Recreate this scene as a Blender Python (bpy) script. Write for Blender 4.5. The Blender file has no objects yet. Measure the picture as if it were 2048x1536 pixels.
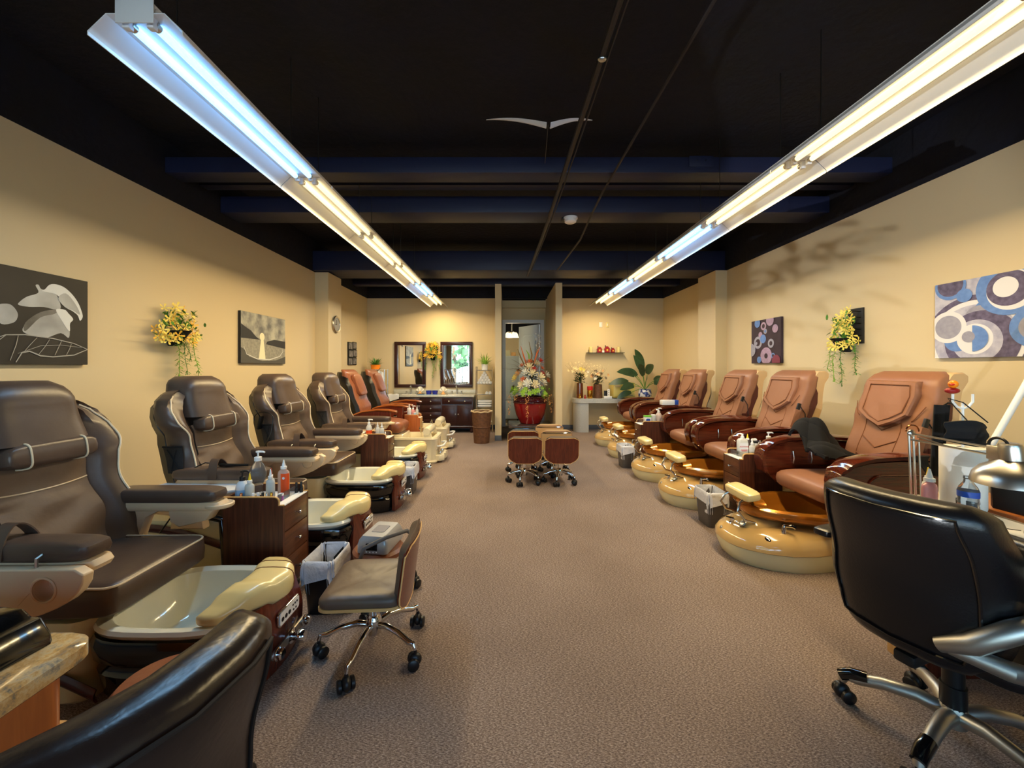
import bpy, bmesh, math, random
from mathutils import Vector, Matrix
C = bpy.context.scene.collection
PI = math.pi
rnd = random.Random(7)
def R(d): return math.radians(d)
def sgnpow(v, e): return math.copysign(abs(v) ** e, v)

class MB:
    """collects shapes into one mesh"""
    def __init__(s): s.v = []; s.f = []
    def add(s, vs, fs, M=None):
        b = len(s.v)
        for p in vs:
            p = Vector(p)
            s.v.append(M @ p if M is not None else p)
        for f in fs: s.f.append([b + i for i in f])
        return s
    def addbm(s, bm, M=None):
        bm.verts.index_update()
        s.add([v.co.copy() for v in bm.verts], [[v.index for v in f.verts] for f in bm.faces], M)
        bm.free(); return s
    def box(s, x0, x1, y0, y1, z0, z1, bev=0.0, seg=2, M=None):
        bm = bmesh.new()
        bmesh.ops.create_cube(bm, size=1)
        for v in bm.verts:
            v.co = Vector(((x0+x1)/2 + v.co.x*(x1-x0), (y0+y1)/2 + v.co.y*(y1-y0), (z0+z1)/2 + v.co.z*(z1-z0)))
        if bev > 0:
            bev = min(bev, .49*min(abs(x1-x0), abs(y1-y0), abs(z1-z0)))
            bmesh.ops.bevel(bm, geom=bm.edges[:], offset=bev, segments=seg, profile=.5, affect='EDGES')
        return s.addbm(bm, M)
    def rings(s, rings, cap0=True, cap1=True, closed=True, loop=False, M=None):
        n = len(rings[0]); vs = [p for r in rings for p in r]; fs = []
        m = len(rings)
        for i in range(m if loop else m-1):
            a, b = i*n, ((i+1) % m)*n
            for j in range(n if closed else n-1):
                k = (j+1) % n
                fs.append([a+j, a+k, b+k, b+j])
        if cap0 and not loop: fs.append(list(range(n))[::-1])
        if cap1 and not loop: fs.append([(m-1)*n + j for j in range(n)])
        return s.add(vs, fs, M)
    def tube(s, pts, r, n=8, loop=False, cap=True, M=None, flat=1.0):
        pts = [Vector(p) for p in pts]; m = len(pts)
        rr = r if isinstance(r, (list, tuple)) else [r]*m
        rings = []; up = None
        for i, p in enumerate(pts):
            if loop: t = pts[(i+1) % m] - pts[i-1]
            elif i == 0: t = pts[1]-pts[0]
            elif i == m-1: t = pts[-1]-pts[-2]
            else: t = (pts[i+1]-p).normalized() + (p-pts[i-1]).normalized()
            if t.length < 1e-9: t = Vector((0, 0, 1))
            t.normalize()
            if up is None:
                up = Vector((0, 0, 1)) if abs(t.z) < .9 else Vector((1, 0, 0))
            a = t.cross(up)
            if a.length < 1e-6: a = t.orthogonal()
            a.normalize(); b = a.cross(t).normalized(); up = b
            rings.append([p + rr[i]*(math.cos(2*PI*j/n)*a + flat*math.sin(2*PI*j/n)*b) for j in range(n)])
        return s.rings(rings, cap and not loop, cap and not loop, True, loop, M)
    def lathe(s, prof, n=20, c=(0, 0, 0), M=None, sy=1.0, cap=True):
        c = Vector(c)
        rings = [[c + Vector((r*math.cos(2*PI*j/n), sy*r*math.sin(2*PI*j/n), z)) for j in range(n)] for r, z in prof]
        return s.rings(rings, cap, cap, True, False, M)
    def ball(s, c, r, n=12, m=8, M=None, e1=1.0, e2=1.0):
        rx, ry, rz = r if isinstance(r, (list, tuple)) else (r, r, r)
        rings = []
        for i in range(m+1):
            a = -PI/2 + PI*i/m
            ca, sa = sgnpow(max(math.cos(a), 0.012), e1), sgnpow(math.sin(a), e1)
            rings.append([(c[0]+rx*ca*sgnpow(math.cos(2*PI*j/n), e2), c[1]+ry*ca*sgnpow(math.sin(2*PI*j/n), e2), c[2]+rz*sa) for j in range(n)])
        return s.rings(rings, True, True, True, False, M)
    def pillow(s, x0, x1, y0, y1, z0, z1, e1=.45, e2=.3, n=32, m=12, M=None):
        return s.ball(((x0+x1)/2, (y0+y1)/2, (z0+z1)/2), ((x1-x0)/2, (y1-y0)/2, (z1-z0)/2), n, m, M, e1, e2)
    def prism(s, poly, h0, h1, ax='z', M=None, bev=0):
        """polygon (list of 2d) pushed along an axis"""
        def P(u, v, h):
            return {'z': (u, v, h), 'y': (u, h, v), 'x': (h, u, v)}[ax]
        if bev <= 0:
            return s.rings([[P(u, v, h0) for u, v in poly], [P(u, v, h1) for u, v in poly]], M=M)
        cx = sum(p[0] for p in poly)/len(poly); cy = sum(p[1] for p in poly)/len(poly)
        def sh(p):
            d = Vector((p[0]-cx, p[1]-cy)); L = max(d.length, 1e-6); d = d*(max(L-bev, L*.3)/L)
            return (cx+d.x, cy+d.y)
        q = [sh(p) for p in poly]; sg = 1 if h1 > h0 else -1
        return s.rings([[P(u, v, h0) for u, v in q], [P(u, v, h0+sg*bev) for u, v in poly],
                        [P(u, v, h1-sg*bev) for u, v in poly], [P(u, v, h1) for u, v in q]], M=M)
    def plate_hole(s, poly, hc, hr, y0, y1, n=28):
        bm = bmesh.new(); inner = [(hc[0]+hr*math.cos(2*PI*i/n), hc[1]+hr*math.sin(2*PI*i/n)) for i in range(n)]
        L = {}
        for y in (y0, y1):
            es = []
            for k, pl in enumerate((poly, inner)):
                vs = [bm.verts.new((u, y, v)) for u, v in pl]; L[(y, k)] = vs
                es += [bm.edges.new((vs[i], vs[(i+1) % len(vs)])) for i in range(len(vs))]
            bmesh.ops.triangle_fill(bm, use_beauty=True, edges=es)
        for k in (0, 1):
            a, b = L[(y0, k)], L[(y1, k)]
            for i in range(len(a)): bm.faces.new((a[i], a[(i+1) % len(a)], b[(i+1) % len(a)], b[i]))
        return s.addbm(bm)
    def sheet(s, f, nu, nv, th=0.0, M=None):
        """surface f(u,v) with u,v in 0..1, optional thickness"""
        g = [[Vector(f(i/nu, j/nv)) for j in range(nv+1)] for i in range(nu+1)]
        vs = [p for r in g for p in r]; fs = []
        W = nv+1
        for i in range(nu):
            for j in range(nv): fs.append([i*W+j, i*W+j+1, (i+1)*W+j+1, (i+1)*W+j])
        if th:
            N = len(vs); low = []
            for i in range(nu+1):
                for j in range(nv+1):
                    a = g[min(i+1, nu)][j]-g[max(i-1, 0)][j]; b = g[i][min(j+1, nv)]-g[i][max(j-1, 0)]
                    nn = a.cross(b); nn = nn.normalized() if nn.length > 1e-9 else Vector((0, 0, 1))
                    low.append(g[i][j] - nn*th)
            vs = vs + low
            fs += [[N+k for k in f[::-1]] for f in fs[:nu*nv]]
            edge = [(0, j) for j in range(nv)] + [(i, nv) for i in range(nu)] + [(nu, j) for j in range(nv, 0, -1)] + [(i, 0) for i in range(nu, 0, -1)]
            ids = [i*W+j for i, j in edge]
            for a, b in zip(ids, ids[1:]+ids[:1]): fs.append([a, b, N+b, N+a])
        return s.add(vs, fs, M)
    def build(s, name, mat=None, parent=None, loc=None, smooth=40, sub=0, bevel=0):
        me = bpy.data.meshes.new(name)
        me.from_pydata([tuple(v) for v in s.v], [], s.f)
        bm = bmesh.new(); bm.from_mesh(me)
        bmesh.ops.recalc_face_normals(bm, faces=bm.faces[:])
        bm.to_mesh(me); bm.free()
        if smooth:
            me.shade_smooth()
            me.set_sharp_from_angle(angle=R(smooth))
        o = bpy.data.objects.new(name, me); C.objects.link(o)
        if mat: me.materials.append(mat if not isinstance(mat, str) else M_[mat])
        if parent: o.parent = parent
        if loc: o.location = loc
        if bevel:
            b = o.modifiers.new('bevel', 'BEVEL'); b.width = bevel; b.segments = 2; b.limit_method = 'ANGLE'; b.angle_limit = R(50)
        if sub:
            m = o.modifiers.new('sub', 'SUBSURF'); m.levels = sub; m.render_levels = sub
        return o

def tag(o, label, cat, group=None, kind=None):
    o['label'] = label; o['category'] = cat
    if group: o['group'] = group
    if kind: o['kind'] = kind
    return o
def thing(name, label, cat, loc=(0, 0, 0), rz=0, group=None, rx=0, ry=0):
    o = bpy.data.objects.new(name, None); C.objects.link(o); o.empty_display_size = .05
    o.location = loc; o.rotation_euler = (rx, ry, rz)
    return tag(o, label, cat, group)
def struct(mb, name, mat, label=None, **k):
    o = mb.build(name, mat, **k); o['kind'] = 'structure'
    if label: o['label'] = label
    return o
def copy_tree(o, parent=None):
    c = o.copy(); C.objects.link(c)
    if parent: c.parent = parent
    for ch in [x for x in o.children]: copy_tree(ch, c)
    return c
def rot(a, axis='Z', at=(0, 0, 0)):
    at = Vector(at)
    return Matrix.Translation(at) @ Matrix.Rotation(a, 4, axis) @ Matrix.Translation(-at)
def T(x, y, z): return Matrix.Translation((x, y, z))
def arc(cx, cy, r, a0, a1, n): return [(cx+r*math.cos(R(a0+(a1-a0)*i/n)), cy+r*math.sin(R(a0+(a1-a0)*i/n))) for i in range(n+1)]
def rrect(x0, x1, y0, y1, r, n=5):
    return arc(x1-r, y1-r, r, 0, 90, n)+arc(x0+r, y1-r, r, 90, 180, n)+arc(x0+r, y0+r, r, 180, 270, n)+arc(x1-r, y0+r, r, 270, 360, n)
def spline(pts, k=4):
    out = []; n = len(pts)
    for i in range(n):
        p0, p1, p2, p3 = [Vector((*pts[(i+j) % n], 0)) for j in (-1, 0, 1, 2)]
        for q in range(k):
            t = q/k; v = .5*((2*p1)+(p2-p0)*t+(2*p0-5*p1+4*p2-p3)*t*t+(3*p1-p0-3*p2+p3)*t**3); out.append((v.x, v.y))
    return out
def lerp(a, b, t): return a+(b-a)*t
def interp(tab, x):
    for (x0, y0), (x1, y1) in zip(tab, tab[1:]):
        if x <= x1:
            t = max(0, (x-x0)/(x1-x0)); t = t*t*(3-2*t)
            return y0+(y1-y0)*t
    return tab[-1][1]
def text(s, size, name, mat, parent, loc, rot_, ext=.0006, align='CENTER'):
    cu = bpy.data.curves.new(name, 'FONT'); cu.body = s; cu.size = size; cu.extrude = ext; cu.align_x = align; cu.align_y = 'CENTER'
    tmp = bpy.data.objects.new(name, cu); C.objects.link(tmp); bpy.context.view_layer.update()
    me = bpy.data.meshes.new_from_object(tmp.evaluated_get(bpy.context.evaluated_depsgraph_get()))
    bpy.data.objects.remove(tmp); bpy.data.curves.remove(cu)
    me.materials.clear(); me.materials.append(M_[mat])
    o = bpy.data.objects.new(name, me); C.objects.link(o); o.parent = parent; o.location = loc; o.rotation_euler = rot_
    return o

# ---------------------------------------------------------------- materials
M_ = {}
def srgb(r, g, b):
    f = lambda c: (c/255)/12.92 if c/255 <= .04045 else ((c/255+.055)/1.055)**2.4
    return (f(r), f(g), f(b), 1)
def mat(name, col, rough=.5, metal=0, bump=None, var=None, coat=0, trans=0, ior=1.45, alpha=1, emit=None, spec=.5, sheen=0, subs=0):
    m = bpy.data.materials.new(name); m.use_nodes = True; M_[name] = m
    nt = m.node_tree; b = nt.nodes['Principled BSDF']
    col = srgb(*col)
    b.inputs['Base Color'].default_value = col
    b.inputs['Roughness'].default_value = rough; b.inputs['Metallic'].default_value = metal
    b.inputs['Coat Weight'].default_value = coat; b.inputs['Coat Roughness'].default_value = .06
    b.inputs['Transmission Weight'].default_value = trans; b.inputs['IOR'].default_value = ior
    b.inputs['Alpha'].default_value = alpha; b.inputs['Specular IOR Level'].default_value = spec
    if sheen: b.inputs['Sheen Weight'].default_value = sheen
    tc = None
    if bump or var:
        tc = nt.nodes.new('ShaderNodeTexCoord')
    if var:   # (scale, other colour, detail, contrast)
        n = nt.nodes.new('ShaderNodeTexNoise'); n.inputs['Scale'].default_value = var[0]; n.inputs['Detail'].default_value = var[2] if len(var) > 2 else 3
        nt.links.new(tc.outputs['Object'], n.inputs['Vector'])
        cr = nt.nodes.new('ShaderNodeValToRGB'); k = var[3] if len(var) > 3 else .25
        cr.color_ramp.elements[0].position = .5-k; cr.color_ramp.elements[1].position = .5+k
        cr.color_ramp.elements[0].color = col; cr.color_ramp.elements[1].color = srgb(*var[1])
        nt.links.new(n.outputs['Fac'], cr.inputs['Fac']); nt.links.new(cr.outputs['Color'], b.inputs['Base Color'])
    if bump:
        n = nt.nodes.new('ShaderNodeTexNoise'); n.inputs['Scale'].default_value = bump[0]; n.inputs['Detail'].default_value = 4
        nt.links.new(tc.outputs['Object'], n.inputs['Vector'])
        bp = nt.nodes.new('ShaderNodeBump'); bp.inputs['Strength'].default_value = bump[1]; bp.inputs['Distance'].default_value = bump[2] if len(bump) > 2 else .005
        nt.links.new(n.outputs['Fac'], bp.inputs['Height']); nt.links.new(bp.outputs['Normal'], b.inputs['Normal'])
    if emit:
        b.inputs['Emission Color'].default_value = (*emit[0], 1); b.inputs['Emission Strength'].default_value = emit[1]
    return m
def wood(name, c1, c2, rough=.35, scale=(1, 14, 14), coat=0, spec=.5):
    """grain runs along local axis with the small scale"""
    m = mat(name, c1, rough, coat=coat, spec=spec); nt = m.node_tree; b = nt.nodes['Principled BSDF']
    tc = nt.nodes.new('ShaderNodeTexCoord'); mp = nt.nodes.new('ShaderNodeMapping'); mp.inputs['Scale'].default_value = scale
    n = nt.nodes.new('ShaderNodeTexNoise'); n.inputs['Scale'].default_value = 3.2; n.inputs['Detail'].default_value = 6; n.inputs['Distortion'].default_value = .6
    cr = nt.nodes.new('ShaderNodeValToRGB'); cr.color_ramp.elements[0].position = .3; cr.color_ramp.elements[1].position = .72
    cr.color_ramp.elements[0].color = srgb(*c1); cr.color_ramp.elements[1].color = srgb(*c2)
    nt.links.new(tc.outputs['Object'], mp.inputs['Vector']); nt.links.new(mp.outputs['Vector'], n.inputs['Vector'])
    nt.links.new(n.outputs['Fac'], cr.inputs['Fac']); nt.links.new(cr.outputs['Color'], b.inputs['Base Color'])
    return m
def speckle(name, cols, scale, rough=.3, coat=0, bump=0):
    """granite-like blend of several colours"""
    m = mat(name, cols[0], rough, coat=coat); nt = m.node_tree; b = nt.nodes['Principled BSDF']
    tc = nt.nodes.new('ShaderNodeTexCoord')
    n = nt.nodes.new('ShaderNodeTexNoise'); n.inputs['Scale'].default_value = scale; n.inputs['Detail'].default_value = 8; n.inputs['Roughness'].default_value = .75
    cr = nt.nodes.new('ShaderNodeValToRGB'); cr.color_ramp.interpolation = 'LINEAR'
    k = len(cols)
    while len(cr.color_ramp.elements) < k: cr.color_ramp.elements.new(.5)
    for i, c in enumerate(cols):
        cr.color_ramp.elements[i].position = .3+.42*i/(k-1); cr.color_ramp.elements[i].color = srgb(*c)
    nt.links.new(tc.outputs['Object'], n.inputs['Vector']); nt.links.new(n.outputs['Fac'], cr.inputs['Fac']); nt.links.new(cr.outputs['Color'], b.inputs['Base Color'])
    return m

mat('wall_paint', (221, 201, 160), .75, bump=(90, .06, .002), var=(.6, (216, 196, 155), 2))
mat('wall_white', (228, 226, 220), .7)
mat('deck_black', (13, 16, 34), .85, bump=(14, .5, .02), var=(3, (14, 13, 15), 5))
mat('beam_black', (32, 37, 64), .5, bump=(20, .15, .006))
mat('pipe_black', (52, 49, 50), .5, metal=.3)
mat('baseboard_grey', (92, 98, 108), .6)
mat('white_paint', (226, 228, 232), .45)
mat('white_enamel', (236, 236, 232), .35)
mat('glow_warm', (255, 255, 255), .4, emit=((1.0, .80, .40), 1.6))
mat('glow_blue', (255, 255, 255), .4, emit=((.30, .95, 2.1), 1.9))
mat('glow_shade', (255, 240, 200), .4, emit=((1, .8, .5), 1.6))
mat('chain', (90, 88, 86), .4, metal=1)
mat('chrome', (220, 222, 226), .08, metal=1)
mat('chrome_soft', (200, 200, 200), .22, metal=1)
mat('brushed', (196, 192, 184), .28, metal=1)
mat('gunmetal', (186, 182, 172), .42, metal=1)
mat('brown_leather', (88, 72, 62), .36, bump=(55, .12, .004), var=(7, (74, 58, 49), 4, .3))
mat('brown_leather_worn', (112, 94, 79), .42, bump=(14, .28, .012), var=(6, (90, 73, 60), 4, .3))
mat('black_leather', (17, 15, 17), .3, bump=(130, .18, .003), spec=.55)
mat('worn_leather', (44, 34, 31), .27, bump=(45, .3, .003), var=(9, (30, 23, 22), 5), spec=.6)
mat('taupe_leather', (138, 122, 103), .42, bump=(30, .14, .005), var=(6, (116, 100, 84), 4))
mat('tan_leather', (152, 106, 80), .45, bump=(60, .12, .003), var=(5, (144, 96, 68), 3))
mat('tan_soft', (206, 170, 122), .5)
mat('red_leather', (150, 92, 64), .3, bump=(16, .35, .01), var=(5, (132, 76, 50), 4))
mat('piping', (222, 202, 170), .5)
mat('black_fabric', (12, 12, 15), .9, bump=(30, .3, .006))
mat('black_mesh', (28, 27, 28), .7, bump=(160, .6, .003))
mat('black_gloss', (10, 10, 11), .14, coat=.6)
mat('black_shell', (17, 17, 19), .38)
mat('black_plastic', (18, 18, 19), .42)
mat('grey_plastic', (96, 92, 90), .5)
mat('bin_grey', (86, 80, 76), .5)
mat('cream_plastic', (226, 200, 164), .4)
mat('cream_yellow', (236, 214, 150), .28, coat=.3)
mat('warmer_yellow', (224, 206, 116), .35)
mat('silver_paint', (176, 178, 182), .28, metal=.25)
mat('tub_white', (228, 228, 212), .12, coat=.6)
mat('cream_tub', (232, 220, 186), .25, coat=.4)
mat('gold_basin', (190, 118, 36), .18, metal=.55, coat=.9)
mat('tan_gloss', (212, 174, 112), .14, coat=.9)
mat('base_cream', (222, 210, 166), .35)
mat('maroon', (74, 26, 24), .25, coat=.4)
mat('seam', (26, 18, 14), .7)
mat('seam_tan', (120, 72, 40), .7)
wood('cab_wood', (58, 30, 20), (98, 54, 36), .35, (22, 22, 1.2))
wood('cab_face', (74, 42, 26), (112, 68, 44), .35, (22, 1.2, 22))
wood('orange_wood', (150, 74, 30), (186, 104, 52), .35, (22, 22, 1.2))
wood('cherry', (78, 30, 18), (108, 46, 28), .25, (20, 20, 1.2), coat=.3)
wood('arm_cherry', (62, 24, 15), (100, 42, 24), .14, (1.2, 20, 20), coat=.8)
wood('arm_orange', (122, 62, 26), (160, 88, 40), .2, (1.2, 20, 20), coat=.5)
wood('vanity_wood', (46, 22, 20), (60, 30, 26), .3, (16, 16, 1.5))
wood('desk_wood', (146, 82, 34), (178, 106, 50), .3, (14, 14, 1.2), coat=.3)
wood('desk_light', (196, 150, 90), (214, 172, 110), .35, (14, 14, 1.2))
mat('ply_edge', (222, 176, 112), .4)
speckle('granite', [(66, 58, 52), (130, 122, 108), (196, 160, 104), (208, 188, 150), (150, 148, 140), (110, 92, 70)], 17, .18, .5)
speckle('granite_light', [(120, 120, 108), (190, 186, 168), (214, 210, 194), (160, 156, 140)], 90, .2, .4)
speckle('terrazzo', [(120, 122, 120), (176, 176, 172), (206, 206, 200), (150, 150, 148)], 120, .35)
speckle('dark_stone', [(54, 46, 42), (72, 60, 54), (96, 82, 72)], 20, .2, .4)
mat('red_glaze', (150, 22, 26), .1, coat=.8, var=(4, (126, 16, 20), 3))
mat('red_glaze_dark', (66, 16, 24), .12, coat=.8)
mat('wicker', (116, 78, 50), .6, var=(24, (80, 50, 32), 3), bump=(60, .5, .006))
mat('wicker_pale', (196, 170, 130), .7)
mat('white_cloth', (236, 236, 234), .9, bump=(60, .25, .004))
mat('white_plastic', (236, 236, 236), .35)
mat('bottle_white', (232, 232, 226), .35, trans=.25, ior=1.3)
mat('bottle_clear', (238, 240, 242), .06, trans=.92, ior=1.2)
mat('bottle_pink', (244, 168, 170), .2, trans=.35, ior=1.25)
mat('bottle_lotion', (230, 206, 196), .3, trans=.2)
mat('bottle_peach', (240, 200, 184), .25, trans=.4)
mat('paper', (238, 236, 230), .85, bump=(40, .2, .004))
mat('bag_white', (226, 228, 236), .35, bump=(26, .7, .012))
mat('label_orange', (240, 84, 20), .45)
mat('label_blue', (40, 80, 170), .4)
mat('label_lblue', (150, 190, 226), .4)
mat('ink_red', (200, 50, 36), .5)
mat('ink_grey', (120, 120, 130), .5)
mat('ink_black', (26, 26, 30), .5)
mat('yellow', (244, 206, 40), .4)
mat('red', (204, 44, 36), .4)
mat('green_lid', (110, 196, 60), .4)
mat('purple', (150, 70, 150), .4)
mat('amber_glass', (96, 44, 22), .1, coat=.5)
mat('blue_glass', (30, 40, 150), .12, coat=.5)
mat('blue_cloth', (96, 122, 168), .85)
mat('orange', (250, 140, 24), .4)
mat('cherry_red', (150, 26, 28), .35)
mat('copper', (180, 110, 70), .25, metal=1)
mat('gold', (200, 150, 60), .25, metal=1)
mat('candle', (232, 216, 150), .5)
mat('petal_yellow', (246, 214, 76), .6, var=(60, (250, 232, 130), 2))
mat('petal_gold', (246, 176, 40), .6, var=(60, (250, 206, 80), 2))
mat('petal_cream', (244, 226, 176), .6)
mat('petal_white', (244, 238, 220), .6)
mat('petal_peach', (238, 178, 110), .6)
mat('petal_red', (206, 58, 36), .6)
mat('petal_orange', (222, 112, 60), .6)
mat('petal_lime', (164, 206, 60), .55)
mat('leaf_green', (66, 118, 44), .5, var=(20, (104, 156, 62), 2))
mat('leaf_bright', (104, 158, 44), .5, var=(20, (150, 190, 70), 2))
mat('leaf_dark', (34, 56, 36), .4, var=(14, (52, 78, 48), 2))
mat('leaf_brown', (110, 84, 58), .6, var=(20, (150, 120, 80), 2))
mat('leaf_plum', (60, 30, 36), .6)
mat('twig', (130, 104, 62), .7)
mat('fridge', (206, 204, 196), .4)
mat('silver_screen', (12, 12, 14), .15)
mat('picture_dark', (54, 50, 44), .6, var=(3, (36, 33, 29), 4))
mat('picture_edge', (30, 28, 26), .6)
mat('lily_white', (206, 206, 200), .6, var=(5, (150, 148, 142), 3))
mat('lily_light', (226, 226, 220), .6)
mat('lily_grey', (132, 128, 120), .6, var=(8, (92, 88, 80), 4))
mat('lily_line', (168, 164, 154), .6)
mat('art_pale', (196, 194, 206), .6, var=(14, (166, 164, 184), 8, .12))
mat('art_purple', (76, 68, 92), .6, var=(30, (112, 102, 130), 8, .2))
mat('art_brown', (62, 46, 58), .6, var=(10, (50, 36, 46), 4))
mat('art_blue', (92, 128, 190), .6, var=(30, (112, 148, 206), 6))
mat('art_white', (228, 226, 226), .6)
mat('art_grey', (166, 164, 176), .6, var=(30, (146, 144, 160), 6))
mat('art_lilac', (160, 132, 158), .6, var=(40, (184, 158, 180), 6))
mat('art_red', (130, 60, 78), .6)
mat('sea_sky', (112, 112, 110), .6, var=(7, (190, 188, 172), 6, .14))
mat('sea_water', (128, 126, 116), .6, var=(30, (168, 164, 148), 6))
mat('sea_sand', (84, 82, 76), .6)
mat('sea_hill', (46, 46, 46), .6)
mat('sea_sun', (240, 232, 196), .6)
mat('photo_grey', (150, 146, 144), .5, var=(14, (70, 66, 66), 5, .2))
mat('photo_blue', (60, 84, 170), .5, var=(9, (150, 170, 226), 5, .2))
mat('mirror', (236, 238, 240), .015, metal=1)
mat('mirror_bevel', (236, 238, 240), .05, metal=1)
mat('clock_face', (150, 146, 136), .5)
mat('ground_grey', (186, 190, 194), .9)
mat('tree_green', (110, 150, 90), .8, var=(4, (150, 190, 130), 4))
mat('shop_floor_tile', (150, 132, 110), .4)
mat('china_blue', (214, 218, 226), .25, var=(18, (50, 66, 130), 2, .05), coat=.5)
mat('lens', (10, 10, 10), .1)
mat('spec_metal', (60, 54, 50), .3, metal=1)
mat('water', (240, 244, 248), .03, trans=1, ior=1.2)

def mat_carpet():
    m = mat('carpet', (112, 92, 78), .95); nt = m.node_tree; b = nt.nodes['Principled BSDF']; L = nt.links.new
    tc = nt.nodes.new('ShaderNodeTexCoord')
    mp = nt.nodes.new('ShaderNodeMapping'); mp.inputs['Rotation'].default_value = (0, 0, R(38)); mp.inputs['Scale'].default_value = (1, 2.4, 1)
    L(tc.outputs['Object'], mp.inputs['Vector'])
    n1 = nt.nodes.new('ShaderNodeTexNoise'); n1.inputs['Scale'].default_value = 95; n1.inputs['Detail'].default_value = 4; n1.inputs['Roughness'].default_value = .8
    L(mp.outputs['Vector'], n1.inputs['Vector'])
    n2 = nt.nodes.new('ShaderNodeTexNoise'); n2.inputs['Scale'].default_value = 1.1; n2.inputs['Detail'].default_value = 3
    L(tc.outputs['Object'], n2.inputs['Vector'])
    cr = nt.nodes.new('ShaderNodeValToRGB'); e = cr.color_ramp.elements
    e[0].position = .33; e[0].color = srgb(63, 51, 48); e[1].position = .68; e[1].color = srgb(210, 194, 182)
    k = e.new(.5); k.color = srgb(139, 120, 110)
    L(n1.outputs['Fac'], cr.inputs['Fac'])
    mx = nt.nodes.new('ShaderNodeMix'); mx.data_type = 'RGBA'; mx.blend_type = 'MULTIPLY'
    cr2 = nt.nodes.new('ShaderNodeValToRGB'); cr2.color_ramp.elements[0].position = .35; cr2.color_ramp.elements[1].position = .65
    cr2.color_ramp.elements[0].color = (.8, .78, .76, 1); cr2.color_ramp.elements[1].color = (1, 1, 1, 1)
    L(n2.outputs['Fac'], cr2.inputs['Fac'])
    mx.inputs['Factor'].default_value = 1
    L(cr.outputs['Color'], mx.inputs['A']); L(cr2.outputs['Color'], mx.inputs['B']); L(mx.outputs['Result'], b.inputs['Base Color'])
    bp = nt.nodes.new('ShaderNodeBump'); bp.inputs['Strength'].default_value = .6; bp.inputs['Distance'].default_value = .006
    L(n1.outputs['Fac'], bp.inputs['Height']); L(bp.outputs['Normal'], b.inputs['Normal'])
mat_carpet()
def mat_pane():
    m = bpy.data.materials.new('window_pane'); m.use_nodes = True; M_['window_pane'] = m
    nt = m.node_tree; nt.nodes.clear(); L = nt.links.new
    o = nt.nodes.new('ShaderNodeOutputMaterial'); t = nt.nodes.new('ShaderNodeBsdfTransparent'); g = nt.nodes.new('ShaderNodeBsdfGlossy'); g.inputs['Roughness'].default_value = .02
    mx = nt.nodes.new('ShaderNodeMixShader'); f = nt.nodes.new('ShaderNodeFresnel'); f.inputs['IOR'].default_value = 1.3
    L(f.outputs['Fac'], mx.inputs['Fac']); L(t.outputs['BSDF'], mx.inputs[1]); L(g.outputs['BSDF'], mx.inputs[2]); L(mx.outputs['Shader'], o.inputs['Surface'])
mat_pane()
# ---------------------------------------------------------------- room shell
XL, XR, YF, YB, YD, ZW, ZC = -3.15, 3.57, -3.2, 8.85, 9.25, 2.97, 3.5
struct(MB().box(XL-.1, XR+.1, YF-.1, YD+.06, -.1, 0), 'floor', 'carpet', 'brown flecked carpet')
struct(MB().box(-.9, 2.2, YD+.06, 12.6, -.1, 0), 'floor_back_room', 'shop_floor_tile', 'tiled floor of the room behind the door')
struct(MB().box(XL-.1, XR+.1, YF-.1, YD+.2, ZC, ZC+.1), 'ceiling', 'deck_black', 'navy black painted open ceiling deck')
def wall(name, x0, x1, y0, y1, z0=0, z1=ZW, m='wall_paint', label=None): return struct(MB().box(x0, x1, y0, y1, z0, z1), name, m, label)
wall('wall_left', XL-.1, XL, YF-.1, YB+.1)
wall('wall_left_upper', XL-.1, XL, YF-.1, YB+.1, ZW, ZC, 'deck_black')
wall('wall_right', XR, XR+.1, YF-.1, YB+.1)
wall('wall_right_upper', XR, XR+.1, YF-.1, YB+.1, ZW, ZC, 'deck_black')
wall('wall_back_left', XL, -.21, YB, YB+.1)
wall('wall_back_right', 1.06, XR, YB, YB+.1)
wall('wall_back_upper', XL, XR, YB+.001, YB+.1, ZW, ZC, 'deck_black')
wall('wall_partition_left', -.21, -.09, 7.47, YD+.1, 0, 3.0)
wall('wall_partition_right', .936, 1.06, 7.36, YD+.1, 0, 3.0)
# wall with the door, between the partitions
wall('wall_door_left', -.09, -.045, YD, YD+.1)
wall('wall_door_right', .85, .936, YD, YD+.1)
wall('wall_door_header', -.045, .85, YD, YD+.1, 2.49, ZW)
wall('wall_door_upper', -.09, .936, YD, YD+.1, ZW, ZC, 'deck_black')
wall('wall_door_soffit', -.09, .936, YD-.12, YD, 2.80, ZW)
# pilasters
wall('wall_pilaster_left', XL, -2.93, 6.43, 6.93)
wall('wall_pilaster_right', 3.385, XR, 6.30, 6.87)
# front wall with the shop window behind the camera
wall('wall_front_sill', XL, XR, YF-.1, YF, 0, .55)
wall('wall_front_header', XL, XR, YF-.1, YF, 2.62, ZW)
wall('wall_front_upper', XL, XR, YF-.1, YF, ZW, ZC, 'deck_black')
wall('wall_front_pier_left', XL, -2.95, YF-.1, YF, .55, 2.62)
wall('wall_front_pier_right', 3.37, XR, YF-.1, YF, .55, 2.62)
fr = MB()
for x in (-2.93, -.85, 1.25, 3.35): fr.box(x-.025, x+.025, YF-.075, YF-.025, .55, 2.62)
for z in (.575, 2.595): fr.box(-2.93, 3.35, YF-.074, YF-.026, z-.025, z+.025)
wf = struct(fr, 'window_1', 'brushed', 'shop window behind the camera')
pane = MB().box(-2.93, 3.35, YF-.052, YF-.048, .58, 2.59).build('pane', 'window_pane', wf)
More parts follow.
